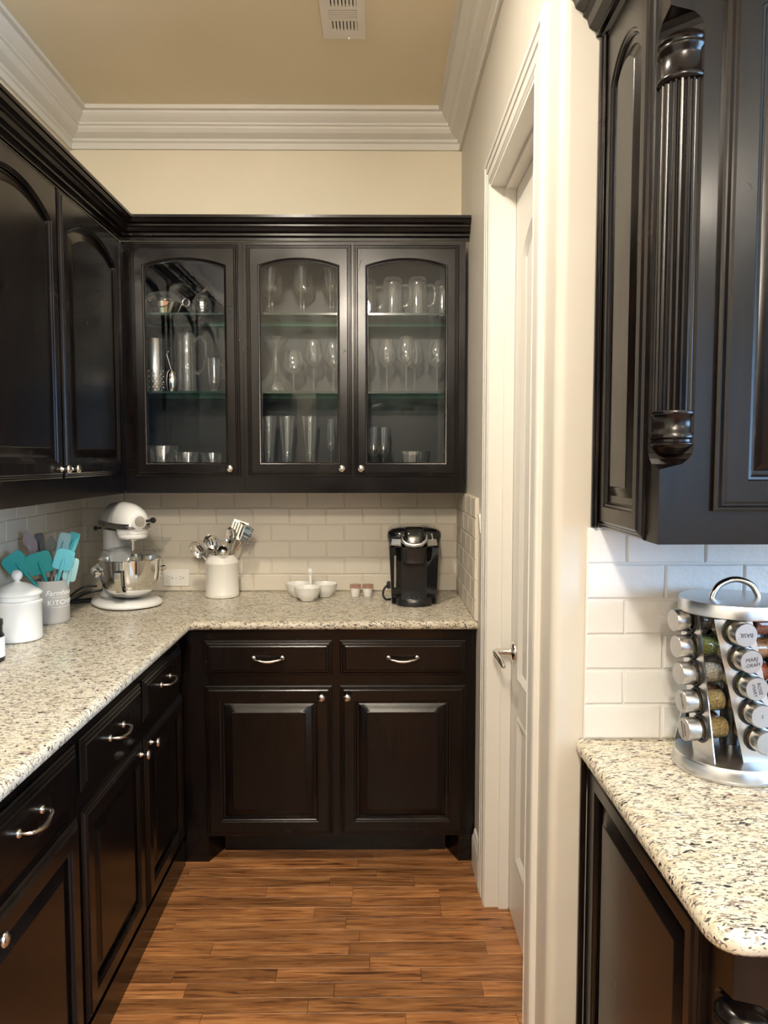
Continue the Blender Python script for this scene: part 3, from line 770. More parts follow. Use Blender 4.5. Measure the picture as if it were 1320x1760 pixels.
# ------------------------------------------------------------------ white canister
r = thing('ceramic_canister', 'white lidded ceramic canister in front of the grey spatula crock', 'canister', (-1.163, 2.455, CT), 0)
MB().lathe([(0, .0005), (.066, .0005), (.071, .004), (.0725, .010), (.0715, .014), (.0715, .118), (.074, .122), (.074, .128), (.068, .131), (.062, .131), (.060, .124), (.060, .012), (0, .010)], 56).build('body', 'ceramic_white', r)
o = MB().lathe([(0, .126), (.059, .1265), (.060, .132), (.066, .1325), (.067, .146), (.073, .148), (.0745, .153), (.072, .158), (.060, .166), (.045, .176), (.028, .184), (.012, .188), (.008, .191), (.008, .196), (0, .197)], 56).build('lid', 'ceramic_white', r)
MB().lathe([(0, .192), (.006, .1925), (.013, .198), (.0165, .207), (.0155, .217), (.010, .225), (0, .228)], 28).build('lid_knob', 'ceramic_white', o)
# jar at the left edge of the picture
r = thing('labelled_jar', 'dark-based jar with white printed label at the left picture edge', 'jar', (-1.118, 2.185, CT), 0)
MB().lathe([(0, .0005), (.034, .0005), (.037, .004), (.0375, .012), (.0375, .075), (.033, .085), (.033, .105), (0, .105)], 40).build('body', 'black_plastic', r)
MB().lathe([(.0376, .014), (.0384, .014), (.0384, .072), (.0376, .072)], 40).build('label_band', 'white_print', r)
for z_, h_ in ((.028, .008), (.046, .010)):
    MB().loft([[(.0385*cos(a), .0385*sin(a), z_), (.0389*cos(a), .0389*sin(a), z_), (.0389*cos(a), .0389*sin(a), z_+h_), (.0385*cos(a), .0385*sin(a), z_+h_)] for a in [R(-105 + 6*i) for i in range(13)]]).build('label_print', 'ink', r)
MB().lathe([(0, .105), (.035, .105), (.035, .120), (0, .121)], 32).build('lid', 'black_plastic', r)

def font_mesh(txt, size, shear=0.0, bold=0.0, depth=.0003, space=1.0):
    cu = bpy.data.curves.new('lettering', 'FONT'); cu.body = txt; cu.size = size; cu.shear = shear; cu.offset = bold; cu.extrude = depth
    cu.align_x = 'CENTER'; cu.align_y = 'CENTER'; cu.resolution_u = 3; cu.space_character = space
    o = bpy.data.objects.new('lettering', cu); C.objects.link(o)
    bpy.context.view_layer.update()
    me = bpy.data.meshes.new_from_object(o.evaluated_get(bpy.context.evaluated_depsgraph_get()))
    bpy.data.objects.remove(o); bpy.data.curves.remove(cu)
    return me
# ------------------------------------------------------------------ grey crock with spatulas
CRX, CRY = -1.167, 2.722
r = thing('stoneware_crock', 'grey stoneware utensil crock with white kitchen lettering, full of spatulas', 'crock', (CRX, CRY, CT), 0)
MB().lathe([(0, .0005), (.054, .0005), (.0575, .004), (.059, .012), (.059, .150), (.0575, .154), (.055, .155), (.053, .152), (.0525, .02), (0, .018)], 56).build('body', 'stoneware_grey', r)
def wrap_text(txt, size, z_, ang, parent, rad, **kw):
    me = font_mesh(txt, size, **kw)
    for v in me.vertices:
        a = ang + v.co.x/rad; rr = rad + v.co.z
        v.co = (rr*sin(a), -rr*cos(a), z_ + v.co.y)
    me.materials.clear(); me.materials.append(M['white_print'])
    o = bpy.data.objects.new('lettering', me); C.objects.link(o); o.parent = parent; o['label'] = 'white lettering'; return o
A0 = R(44)
wrap_text('Farmhouse', .026, .112, A0+R(14), r, .0596, shear=.35, bold=.0002)
wrap_text('KITCHEN', .0235, .078, A0+R(17), r, .0596, bold=.0003, space=1.15)
for z_ in (.096, .061):
    MB().loft([[(rr*sin(a), -rr*cos(a), zz) for rr, zz in ((.0592, z_), (.0598, z_), (.0598, z_+.0011), (.0592, z_+.0011))] for a in [A0+R(-22+5*i) for i in range(17)]]).build('line_print', 'white_print', r)
def frame_to(o, base, tip, normal):
    z = (Vector(tip)-Vector(base)).normalized(); y_ = -Vector(normal); y_ = (y_ - z*y_.dot(z)).normalized(); x_ = y_.cross(z)
    mx = Matrix((x_, y_, z)).transposed().to_4x4(); mx.translation = Vector(base); o.matrix_world = mx
def spatula(label, col, head, w_, h_, shape='blade', base=None, stick='silicone_teal', nrm=(.38, -.92, .1), foot=None):
    fx, fy = foot if foot else (CRX + (CRX-head[0])*.28, CRY + (CRY-head[1])*.28)
    if shape == 'blade': w_, h_, head = w_*1.12, h_*1.06, (head[0], head[1], head[2]-.014)
    b = Vector((fx, fy, CT+.022)); hd_ = Vector(head); L = (hd_-b).length
    r = thing('silicone_spatula', label, 'spatula', tuple(b), 0, 'spatulas in the grey crock')
    L0 = L - h_/2; L1 = L + h_/2; t0 = .005
    def sec(x0, x1, z_, t, sk=0): return [(x0, -t, z_), (x1, -t, z_), (x1, t, z_), (x0, t, z_)]
    h = w_/2; lp = []
    if shape == 'blade':
        for u, ww, tt, s_ in ((0, .62, .5, 0), (.06, .92, .9, 0), (.16, 1.0, 1, 0), (.60, 1.0, .8, 0), (.86, .97, .5, .0), (.95, .86, .35, .06), (1.0, .60, .2, .10)): lp.append(sec(-h*ww + h*s_*.6, h*ww + h*s_*.6, L0+u*h_, t0*tt))
    else:
        for i in range(11):
            u = i/10; ww = max(.05, math.sin(pi*min(1, .12+u*.93))**.55) if i < 10 else .25; lp.append(sec(-h*ww, h*ww, L0+u*h_, t0*(.9-.5*u)))
    MB().loft(lp).build('head', col, r, smooth=50)
    if shape == 'blade': MB().tube([(0, -.004, L0-.005), (0, -.0065, L0+h_*.35), (0, -.004, L0+h_*.6)], [.006, .0065, .004], 8).build('rib', col, r)
    MB().tube([(0, 0, 0), (0, 0, L*.5), (0, 0, L0+.01)], [.006, .0055, .006], 10).build('handle', stick, r)
    frame_to(r, b, hd_, nrm)
    return r
spatula('wide teal spatula leaning left toward the wall in the grey crock', 'silicone_teal', (-1.238, 2.618, 1.150), .068, .084, foot=(-1.140, 2.745))
spatula('broad sea-green spatula at the front centre of the grey crock', 'silicone_teal', (-1.178, 2.655, 1.150), .076, .082, foot=(-1.163, 2.76))
spatula('bright aqua spatula leaning right in the grey crock', 'silicone_sky', (-1.100, 2.672, 1.160), .056, .078, foot=(-1.19, 2.73), stick='silicone_aqua')
spatula('pale mint spatula at the right rim of the grey crock', 'silicone_pale', (-1.090, 2.705, 1.120), .040, .090, foot=(-1.15, 2.755), stick='silicone_pale')
spatula('dusty rose spoon spatula at the back left of the grey crock', 'silicone_rose', (-1.247, 2.735, 1.203), .044, .080, 'spoon', foot=(-1.14, 2.70), stick='silicone_rose')
spatula('upright dark grey spatula behind the sea-green one in the grey crock', 'silicone_grey', (-1.217, 2.752, 1.208), .030, .072, foot=(-1.165, 2.71), stick='silicone_rose')
spatula('low taupe spoon at the back centre of the grey crock', 'silicone_taupe', (-1.184, 2.770, 1.192), .036, .055, 'spoon', foot=(-1.155, 2.69), stick='silicone_taupe')
spatula('pale teal spatula at the back right of the grey crock', 'silicone_pale', (-1.143, 2.778, 1.205), .036, .075, foot=(-1.17, 2.69), stick='silicone_pale')
spatula('slate blue spatula rearmost in the grey crock', 'silicone_aqua', (-1.118, 2.795, 1.208), .034, .070, foot=(-1.185, 2.70), stick='silicone_taupe')
spatula('small blush spoon tucked beside the rose spatula in the grey crock', 'silicone_rose', (-1.228, 2.700, 1.172), .018, .052, 'spoon', foot=(-1.15, 2.72), stick='silicone_rose')

# ------------------------------------------------------------------ stand mixer
r = thing('stand_mixer', 'white stand mixer with polished steel bowl in the counter corner', 'mixer', (-1.015, 3.065, CT), R(38))
def ellring(cx, cy, rx, ry, z_, n=40, p=2.4):
    out = []
    for i in range(n):
        a = 2*pi*i/n; c_, s_ = cos(a), sin(a)
        out.append((cx + rx*math.copysign(abs(c_)**(2/p), c_), cy + ry*math.copysign(abs(s_)**(2/p), s_), z_))
    return out
mb = MB(); mb.loft([ellring(0, -.005, .118, .150, .004), ellring(0, -.005, .126, .158, .006), ellring(0, -.005, .128, .160, .012), ellring(0, -.005, .124, .156, .022), ellring(0, -.003, .112, .145, .029), ellring(0, 0, .085, .12, .032)])
mb.build('base', 'mixer_enamel', r)
MB().loft([ellring(0, -.005, .116, .148, .0004), ellring(0, -.005, .116, .148, .0042)]).build('foot_pad', 'black_rubber', r)
mb = MB(); mb.loft([ellring(0, .085, .075, .062, .026, p=3), ellring(0, .092, .060, .050, .06, p=3), ellring(0, .095, .054, .045, .12, p=3), ellring(0, .092, .052, .048, .20, p=3), ellring(0, .082, .054, .060, .26, p=3), ellring(0, .06, .058, .085, .290, p=3), ellring(0, .05, .058, .09, .30, p=3)])
mb.build('column', 'mixer_enamel', r)
def yring(y_, rx, zc, rt, rb_, n=40):
    out = []
    for i in range(n):
        a = 2*pi*i/n; s_ = sin(a); out.append((rx*cos(a), y_, zc + (rt if s_ > 0 else rb_)*s_))
    return out
hz = .332
secs = [(.168, .012, .02, .010), (.165, .034, .045, .022), (.150, .052, .062, .030), (.110, .062, .074, .034), (.05, .066, .080, .036), (-.02, .066, .082, .036), (-.08, .064, .077, .036), (-.115, .058, .068, .034), (-.138, .048, .056, .030), (-.150, .038, .044, .026), (-.154, .030, .034, .020)]
mb = MB(); mb.loft([yring(y_, a, hz, b, c_) for y_, a, b, c_ in secs]); mb.build('head', 'mixer_enamel', r, smooth=60)
mb = MB()
bl = []
for y_, a, b, c_ in secs[1:]: bl.append((y_, a))
def outline(e): return [(x, y_) for y_, x in [(y_, a+e) for y_, a in bl]] + [(-x, y_) for y_, x in reversed([(y_, a+e) for y_, a in bl])]
o2 = outline(.0015)
mb.loft([[(x, y_, hz-.018) for x, y_ in o2], [(x*1.03, y_*1.012, hz-.016) for x, y_ in o2], [(x*1.03, y_*1.012, hz+.000) for x, y_ in o2], [(x, y_, hz+.002) for x, y_ in o2]])
mb.build('trim_band', 'steel_dark', r, smooth=50)
MB().lathe([(0, .272), (.050, .272), (.056, .277), (.058, .285), (.058, .292), (.060, .294), (.060, .312), (.055, .32), (0, .32)], 40, c=(0, -.085, 0)).build('motor_collar', 'mixer_enamel', r)
MB().lathe([(0, .225), (.008, .225), (.008, .262), (.018, .264), (.020, .273), (0, .273)], 20, c=(0, -.085, 0)).build('beater_shaft', 'steel_polished', r)
# attachment hub on the nose, its clamp knob
hb = MB().lathe([(0, 0), (.031, 0), (.031, .006), (.026, .009), (.024, .013), (0, .0135)], 32, mx=RX).build('attachment_hub', 'mixer_enamel', r, (0, -.150, hz+.012))
MB().lathe([(.0, .0136), (.0205, .0136), (.0205, .0165), (.0, .0175)], 28, mx=RX).build('hub_cap', 'steel_polished', hb)
MB().tube([(.020, -.008, 0), (.044, -.008, .002), (.050, -.008, .002), (.060, -.008, .002), (.066, -.008, .002)], [.005, .005, .0115, .0115, .006], 14).build('hub_knob', 'black_plastic', hb)
for s_ in (-1, 1):
    MB().tube([(s_*.058, .108, hz-.028), (s_*.072, .108, hz-.028), (s_*.076, .108, hz-.028), (s_*.084, .108, hz-.028), (s_*.088, .108, hz-.028)], [.004, .004, .0095, .0095, .005], 14).build('lever_knob', 'black_plastic', r)
# yoke arms and bowl
by, bz = -.052, .030
for s_ in (-1, 1):
    mb = MB(); mb.tube([(s_*.05, .075, .155), (s_*.095, .05, .150), (s_*.128, .0, .143), (s_*.133, by, .140)], [.016, .014, .013, .012], 12, sq=1.2); mb.build('bowl_arm', 'mixer_enamel', r)
    MB().lathe([(0, 0), (.008, 0), (.008, .010), (.0125, .012), (.0125, .022), (.009, .026), (0, .027)], 18, c=(s_*.118, by, .141), mx=Matrix.Rotation(R(90*s_), 4, 'Y')).build('bowl_pin', 'steel_polished', r)
bw = MB().lathe([(0, .008), (.045, .008), (.068, .016), (.090, .034), (.105, .058), (.113, .085), (.1165, .115), (.118, .150), (.1185, .158), (.122, .160), (.122, .163), (.117, .163), (.1155, .15), (.114, .115), (.110, .085), (.102, .06), (.088, .038), (.067, .020), (.044, .011), (0, .011)], 64).build('bowl', 'steel_polished', r, (0, by, bz))
ha = R(-128)
hp = Matrix.Rotation(ha, 4, 'Z')
hs_ = [(.114, 0, .128), (.135, 0, .128), (.150, 0, .122), (.152, 0, .105), (.143, 0, .072), (.132, 0, .046), (.118, 0, .036), (.094, 0, .036)]
mb = MB(); loops = []
for i, p in enumerate(hs_):
    p = Vector(p); a = Vector(hs_[max(0, i-1)]); b = Vector(hs_[min(len(hs_)-1, i+1)]); d_ = (b-a).normalized(); nn = Vector((d_.z, 0, -d_.x)); wv = .012
    loops.append([hp @ (p + Vector((0, wv, 0)) + nn*.0015), hp @ (p - Vector((0, wv, 0)) + nn*.0015), hp @ (p - Vector((0, wv, 0)) - nn*.0015), hp @ (p + Vector((0, wv, 0)) - nn*.0015)])
mb.loft(loops).build('bowl_handle', 'steel_polished', bw, smooth=50)
# clear pouring shield: curved collar with a chute to the right
sh = MB().lathe([(.112, .1655), (.114, .1655), (.110, .188), (.100, .198), (.060, .202), (.060, .200), (.099, .196), (.108, .187)], 48).build('pouring_shield', 'shield_plastic', r, (0, by, bz))
cm = Matrix.Rotation(R(18), 4, 'Z')
ch = [[(.055, -.045, .180), (.055, .045, .180), (.055, .047, .180), (.055, -.047, .180)]]
mb = MB()
for yy in (-1, 1):
    mb.loft([[cm @ Vector((.060, yy*.036, .200)), cm @ Vector((.112, yy*.036, .176)), cm @ Vector((.168, yy*.055, .232)), cm @ Vector((.100, yy*.050, .240))], [cm @ Vector((.060, yy*.038, .200)), cm @ Vector((.112, yy*.038, .176)), cm @ Vector((.168, yy*.057, .232)), cm @ Vector((.100, yy*.052, .240))]])
mb.loft([[cm @ Vector((.112, -.036, .176)), cm @ Vector((.112, .036, .176)), cm @ Vector((.168, .055, .232)), cm @ Vector((.168, -.055, .232))], [cm @ Vector((.114, -.036, .175)), cm @ Vector((.114, .036, .175)), cm @ Vector((.170, .055, .231)), cm @ Vector((.170, -.055, .231))]])
mb.build('shield_chute', 'shield_plastic', sh, smooth=30)
inv = Matrix.Rotation(R(-38), 4, 'Z')
def wl(p): return inv @ (Vector(p) - Vector((-1.015, 3.065, CT)))
MB().tube(curve([wl(p) for p in ((-1.135, 3.075, .985), (-1.18, 3.055, .985), (-1.225, 3.04, .955), (-1.255, 3.04, .925), (-1.23, 3.06, .9195), (-1.17, 3.09, .9195), (-1.12, 3.12, .9195), (-1.10, 3.15, .94))]), .0042, 8).build('cord', 'black_rubber', r)
MB().tube(curve([wl(p) for p in ((-1.12, 3.10, .965), (-1.18, 3.08, .955), (-1.24, 3.07, .925), (-1.265, 3.10, .9195), (-1.20, 3.14, .9195), (-1.10, 3.2, .9195), (-1.02, 3.26, .93))]), .0042, 8).build('cord', 'black_rubber', r)

# ------------------------------------------------------------------ utensil crock and steel utensils
UX, UY = -.6615, 3.235
r = thing('ceramic_utensil_jar', 'cream ceramic jar holding steel cooking utensils on the back counter', 'jar', (UX, UY, CT), 0)
MB().lathe([(0, .0005), (.066, .0005), (.0705, .003), (.0715, .012), (.0705, .019), (.0695, .021), (.0695, .140), (.0715, .143), (.0715, .149), (.069, .152), (.062, .166), (.056, .172), (.056, .179), (.053, .180), (.051, .176), (.051, .165), (.063, .145), (.063, .02), (0, .015)], 56).build('body', 'ceramic_cream', r)
def utensil(name, label, head, foot, nrm, build_head, hl):
    b = Vector((foot[0], foot[1], CT+.02)); hd_ = Vector(head); L = (hd_-b).length
    r = thing(name, label, 'utensil', tuple(b), 0, 'steel utensils in the cream jar')
    build_head(r, L)
    MB().tube([(0, 0, 0), (0, 0, L*.6), (0, 0, L-hl)], [.0055, .004, .0035], 8).build('handle', 'steel_polished', r)
    frame_to(r, b, hd_, nrm)
def spoon_head(w_, h_, dp, slots=0):
    def f(r, L):
        n = 28; lp = []
        for k, (s_, d_) in enumerate(((1.0, 0), (.99, .001), (.86, dp*.45), (.62, dp*.8), (.3, dp*.97), (.02, dp))): lp.append([(s_*w_/2*cos(2*pi*i/n), d_, L + s_*h_/2*sin(2*pi*i/n)) for i in range(n)])
        for k, (s_, d_) in enumerate(((.3, dp*.97-.0015), (.6, dp*.8-.0015), (.84, dp*.45-.0015), (.97, -.0005))): lp.append([(s_*w_/2*cos(2*pi*i/n), d_, L + s_*h_/2*sin(2*pi*i/n)) for i in range(n)])
        h = MB().loft(lp, cap0=False, cap1=False, ring=True).build('bowl', 'steel_polished', r, smooth=60)
        for i in range(slots):
            x = (i-(slots-1)/2)*w_*.17; zl = h_*.26
            MB().box(x-.0022, x+.0022, dp*.93-.0022, dp*.93+.0012, L-zl, L+zl*.7).build('slot', 'slot_dark', h, smooth=0)
    return f
def turner_head(r, L):
    w_, h_ = .066, .080
    mb = MB(); n = 6
    mb.box(-w_/2, w_/2, -.001, .001, L-h_/2, L-h_/2+.014).box(-w_/2, w_/2, -.001, .001, L+h_/2-.010, L+h_/2)
    for i in range(n):
        x = -w_/2 + (w_-.006)*i/(n-1); mb.box(x, x+.006, -.001, .001, L-h_/2+.014, L+h_/2-.010)
    mb.build('slotted_blade', 'steel_polished', r, smooth=0)
def fork_head(r, L):
    w_, h_ = .050, .080; lp = []
    n = 12
    for k, s_ in enumerate((1, .97)):
        pass
    mb = MB(); zs = [(-.5, .25, 0), (-.3, .75, .004), (0, 1, .008), (.3, .98, .008), (.5, .7, .004)]
    mb.loft([[(-w_/2*ww, d_, L+u*h_), (w_/2*ww, d_, L+u*h_), (w_/2*ww, d_+.002, L+u*h_), (-w_/2*ww, d_+.002, L+u*h_)] for u, ww, d_ in zs]); h = mb.build('blade', 'steel_polished', r)
    for i in range(6):
        u = -.32 + i*.15
        for s_ in ((1,) if i < 5 else (1, -1)):
            MB().tube([(s_*w_*.45, .006, L+u*h_), (s_*w_*.62, -.004, L+(u+.03)*h_), (s_*w_*.72, -.020, L+(u+.05)*h_)], [.0042, .0036, .002], 8).build('tooth', 'steel_polished', h)
utensil('slotted_spoon', 'steel slotted spoon drooping over the left rim of the cream jar', (-.752, 3.195, 1.116), (UX+.035, UY+.01), (.25, -.45, -.85), spoon_head(.070, .085, .020, 4), .03)
utensil('slotted_spoon', 'steel slotted spoon standing up at the left of the cream jar', (-.702, 3.215, 1.147), (UX+.025, UY+.03), (.15, -1, .25), spoon_head(.062, .072, .014, 4), .03)
utensil('soup_ladle', 'steel ladle with dark bowl low at the front of the cream jar', (-.648, 3.195, 1.112), (UX-.005, UY+.03), (.1, -1, .1), spoon_head(.056, .052, -.030), .015)
utensil('serving_spoon', 'narrow steel spoon upright beside the slotted turner in the cream jar', (-.622, 3.205, 1.178), (UX-.012, UY+.035), (-.5, -.8, .1), spoon_head(.044, .075, .012), .035)
utensil('slotted_turner', 'tall slotted steel turner at the back of the cream jar', (-.594, 3.262, 1.195), (UX-.02, UY-.02), (.05, -1, .1), turner_head, .035)
utensil('pasta_fork', 'toothed steel pasta fork leaning right out of the cream jar', (-.562, 3.225, 1.180), (UX-.03, UY+.0), (-.2, -1, .2), fork_head, .035)

# ------------------------------------------------------------------ triple bowl server
r = thing('condiment_server', 'white three-bowl condiment server with ball handle', 'serving dish', (-.281, 3.185, CT), 0)
for a, nm in ((R(-97), 0), (R(28), 1), (R(148), 2)):
    MB().lathe([(0, .0006), (.020, .0006), (.026, .002), (.030, .008), (.042, .020), (.051, .038), (.0545, .055), (.056, .058), (.0535, .059), (.050, .055), (.046, .038), (.036, .020), (.022, .010), (0, .008)], 40).build('bowl', 'ceramic_white', r, (.0645*cos(a), .0645*sin(a), 0))
MB().lathe([(0, .014), (.014, .016), (.011, .03), (.0065, .05), (.0058, .085), (.007, .097), (.0055, .100), (.009, .104), (.0125, .112), (.0115, .121), (.006, .127), (0, .128)], 24).build('handle', 'ceramic_white', r)
# ------------------------------------------------------------------ coffee pods
def pod(x, y_, z0, label):
    r = thing('coffee_pod', label, 'coffee pod', (x, y_, CT+z0), 0, 'coffee pods beside the coffee maker')
    MB().lathe([(0, .0005), (.0165, .0005), (.018, .002), (.0215, .038), (.0215, .040), (.0, .040)], 28).build('cup', 'pod_plastic', r)
    MB().lathe([(0, .0402), (.0245, .0402), (.0252, .0415), (.0245, .043), (.018, .0436), (0, .0436)], 28).build('lid', 'foil_lid', r)
pod(-.094, 3.216, 0, 'front left coffee pod with brown foil lid'); pod(-.041, 3.216, 0, 'front right coffee pod with brown foil lid')
pod(-.094, 3.275, 0, 'rear left coffee pod with brown foil lid'); pod(-.041, 3.275, 0, 'rear right coffee pod with brown foil lid')

# ------------------------------------------------------------------ coffee maker
r = thing('coffee_maker', 'black single-serve coffee maker on the right of the back counter', 'coffee maker', (.146, 3.00, CT), R(-2)); r.scale = (1.07, 1.0, 1.02)
def rr(x0, x1, y0, y1, z_, rf=.03, rb_=.02, n=6):
    out = []
    for cx, cy, ra, a0 in ((x1-rf, y0+rf, rf, -90), (x1-rb_, y1-rb_, rb_, 0), (x0+rb_, y1-rb_, rb_, 90), (x0+rf, y0+rf, rf, 180)):
        for i in range(n+1):
            a = R(a0 + 90*i/n); out.append((cx+ra*cos(a), cy+ra*sin(a), z_))
    return out
mb = MB(); mb.loft([rr(-.083, .083, .05, .27, .0008), rr(-.085, .085, .05, .27, .006), rr(-.092, .092, .05, .27, .14), rr(-.096, .096, .05, .27, .23), rr(-.099, .099, .045, .272, .265)])
mb.build('body', 'black_plastic', r, smooth=50)
mb = MB(); mb.loft([rr(-.092, .092, .03, .26, .228, .04), rr(-.098, .098, .018, .27, .245, .05), rr(-.102, .102, .012, .274, .270, .05), rr(-.100, .100, .016, .272, .286, .05), rr(-.085, .085, .03, .262, .297, .05), rr(-.06, .06, .05, .245, .302, .04)])
mb.build('brew_head', 'black_gloss', r, smooth=50)
for s_ in (-1, 1):
    MB().loft([[(s_*.048, .0485, .008), (s_*.083, .035, .008), (s_*.0845, .06, .008), (s_*.048, .06, .008)], [(s_*.048, .0485, .14), (s_*.089, .033, .14), (s_*.0915, .06, .14), (s_*.048, .06, .14)], [(s_*.048, .0485, .226), (s_*.093, .030, .226), (s_*.0955, .06, .226), (s_*.048, .06, .226)]]).build('front_wing', 'black_gloss', r, smooth=0)
mb = MB(); mb.loft([ellring(0, .05, .066, .068, .0006, p=2.3), ellring(0, .05, .070, .072, .004, p=2.3), ellring(0, .05, .070, .072, .026, p=2.3), ellring(0, .05, .066, .068, .031, p=2.3)]); tr_ = mb.build('drip_tray', 'black_plastic', r)
for i in range(6):
    x = -.045 + i*.018; MB().box(x-.003, x+.003, 0, .045, .0312, .0325).build('grate_bar', 'black_gloss', tr_, smooth=0)
MB().loft([rr(-.040, .040, .004, .06, .168, .02), rr(-.043, .043, .000, .06, .180, .02), rr(-.046, .046, -.006, .07, .224, .022), rr(-.046, .046, -.006, .07, .232, .022)]).build('pod_holder', 'black_plastic', r, smooth=50)
# silver handle: a U-shaped band round the lid
def upath(s_, yo, zo): return [(-.045*s_, .055+yo, .2985+zo), (-.046*s_, .020+yo, .279+zo), (-.043*s_, -.002+yo, .257+zo), (-.028*s_, -.012+yo, .244+zo), (0, -.015+yo, .240+zo), (.028*s_, -.012+yo, .244+zo), (.043*s_, -.002+yo, .257+zo), (.046*s_, .020+yo, .279+zo), (.045*s_, .055+yo, .2985+zo)]
MB().tube(upath(1, 0, 0), [.005, .006, .0075, .0085, .009, .0085, .0075, .006, .005], 10).build('lid_handle', 'steel_brushed', r)
MB().loft([rr(-.038, .038, -.006, .06, .246, .02), rr(-.040, .040, .000, .07, .272, .02), rr(-.036, .036, .012, .08, .301, .02), rr(-.030, .030, .024, .08, .307, .02)]).build('lid', 'black_gloss', r, smooth=50)
for s_ in (-1, 1):
    MB().loft([[(s_*.050, .012, .236), (s_*.084, .022, .236), (s_*.086, .020, .242), (s_*.050, .008, .242)], [(s_*.050, .012, .258), (s_*.080, .020, .262), (s_*.082, .018, .262), (s_*.050, .008, .262)]]).build('silver_shoulder', 'steel_brushed', r, smooth=0)
MB().box(-.0755, -.066, .030, .036, .068, .195, .002).build('water_gauge', 'steel_brushed', r)
MB().loft([[(-.0862, .065, .006), (-.0862, .25, .006), (-.0852, .25, .006), (-.0852, .065, .006)], [(-.0962, .065, .225), (-.0962, .25, .225), (-.0945, .25, .225), (-.0945, .065, .225)]]).build('side_panel', 'steel_brushed', r, smooth=0)
for i in range(4): MB().box(.066-.001*i, .070-.001*i, .0125+.001*i, .0150, .262+.006*i, .2645+.006*i).build('button_mark', 'white_print', r, smooth=0)
MB().tube(curve([(-.085, .15, .07), (-.10, .14, .062), (-.115, .13, .045), (-.118, .125, .02), (-.105, .125, .0045), (-.085, .14, .0045)]), .0042, 8).build('cord', 'black_rubber', r)
MB().box(-.105, -.086, .14, .16, .045, .075, .004).build('cord_wrap', 'black_rubber', r)

# ------------------------------------------------------------------ spice rack
SX, SY = .672, 1.415
r = thing('spice_rack', 'steel revolving spice rack tower on the right counter', 'spice rack', (SX, SY, CT), 0)
MB().lathe([(0, .0005), (.103, .0005), (.105, .004), (.105, .006), (.1015, .007), (.1015, .026), (.099, .029), (.092, .030), (.06, .036), (.022, .046), (0, .046)], 64).build('base', 'steel_brushed', r, smooth=40)
MB().lathe([(0, .0452), (.020, .0452), (.020, .300), (0, .300)], 24).build('spindle', 'black_plastic', r)
lid = MB().lathe([(0, .298), (.097, .298), (.100, .300), (.100, .320), (.0985, .323), (.094, .3235), (0, .3235)], 64).build('lid', 'steel_brushed', r, smooth=40)
hpts = [(-.044, 0, .322), (-.042, 0, .330), (-.032, 0, .346), (-.016, 0, .355), (0, 0, .358), (.016, 0, .355), (.032, 0, .346), (.042, 0, .330), (.044, 0, .322)]
MB().tube(curve(hpts, 3), .0072, 12, sq=.8).build('lid_handle', 'steel_polished', lid)
PHI = [R(-81), R(5), R(95), R(185)]
ROWZ = [.276, .2285, .1795, .1295, .0805]
LEAN = .24      # tangential shift per metre of drop
PD = .068
jar_spec = [['pepper', 'oregano', 'salt', 'seeds', 'italian'], ['oregano', 'seeds', 'oregano', 'flakes', 'cinnamon'], ['chili', 'cinnamon', 'chili', 'seeds', 'salt'], ['chili', 'pepper', 'salt', 'flakes', 'cinnamon']]
def circ(cx, cz, rad, n=24): return [(cx + rad*cos(2*pi*i/n), cz + rad*sin(2*pi*i/n)) for i in range(n)]
jm = {}
def make_jar(mx_loc, rz, roll, spice, label, txt):
    j = thing('spice_jar', label, 'spice jar', mx_loc, rz, 'spice jars in the revolving rack')
    if 'g' not in jm:
        # axis local -y (outward); y=0 at the panel
        jm['g'] = MB().lathe([(0, -.048), (.018, -.048), (.0205, -.045), (.0205, .002), (.0185, .008), (.0185, .020), (.0175, .020), (.0175, .008), (.0195, .001), (.0195, -.044), (.017, -.0468), (0, -.0468)], 24, mx=RX).build('glass', 'jar_glass', j)
        jm['c'] = MB().lathe([(.0, .0215), (.0192, .0215), (.0192, .012), (.0215, .012), (.0215, .034), (.0200, .036), (.0, .036)], 32, mx=RX).build('cap', 'cap_steel', j)
        jm['s'] = {}
        jm['f'] = True
    else:
        share(jm['g'], j, (0,0,0), (0,0,0)); 
    cp = jm['c'] if jm['c'].parent == j else share(jm['c'], j, (0,0,0), (0,0,0))
    if spice not in jm['s']: jm['s'][spice] = MB().lathe([(0, -.0462), (.0165, -.0462), (.0188, -.0435), (.0188, -.004), (0, -.002)], 20, mx=RX).build('contents', 'spice_' + spice, j)
    else: share(jm['s'][spice], j, (0,0,0), (0,0,0))
    if txt:
        for ln, (s_, size, dz) in enumerate(txt):
            me = font_mesh(s_, size, bold=0.0, depth=.0001, shear=.15 if len(txt) > 1 else 0)
            me.materials.clear(); me.materials.append(M['ink'])
            o = bpy.data.objects.new('lettering', me); C.objects.link(o); o.parent = cp
            o.matrix_local = Matrix.Translation((0, -.0363, 0)) @ Matrix.Rotation(roll, 4, 'Y') @ Matrix.Translation((0, 0, dz)) @ Matrix.Rotation(R(90), 4, 'X')
    return j
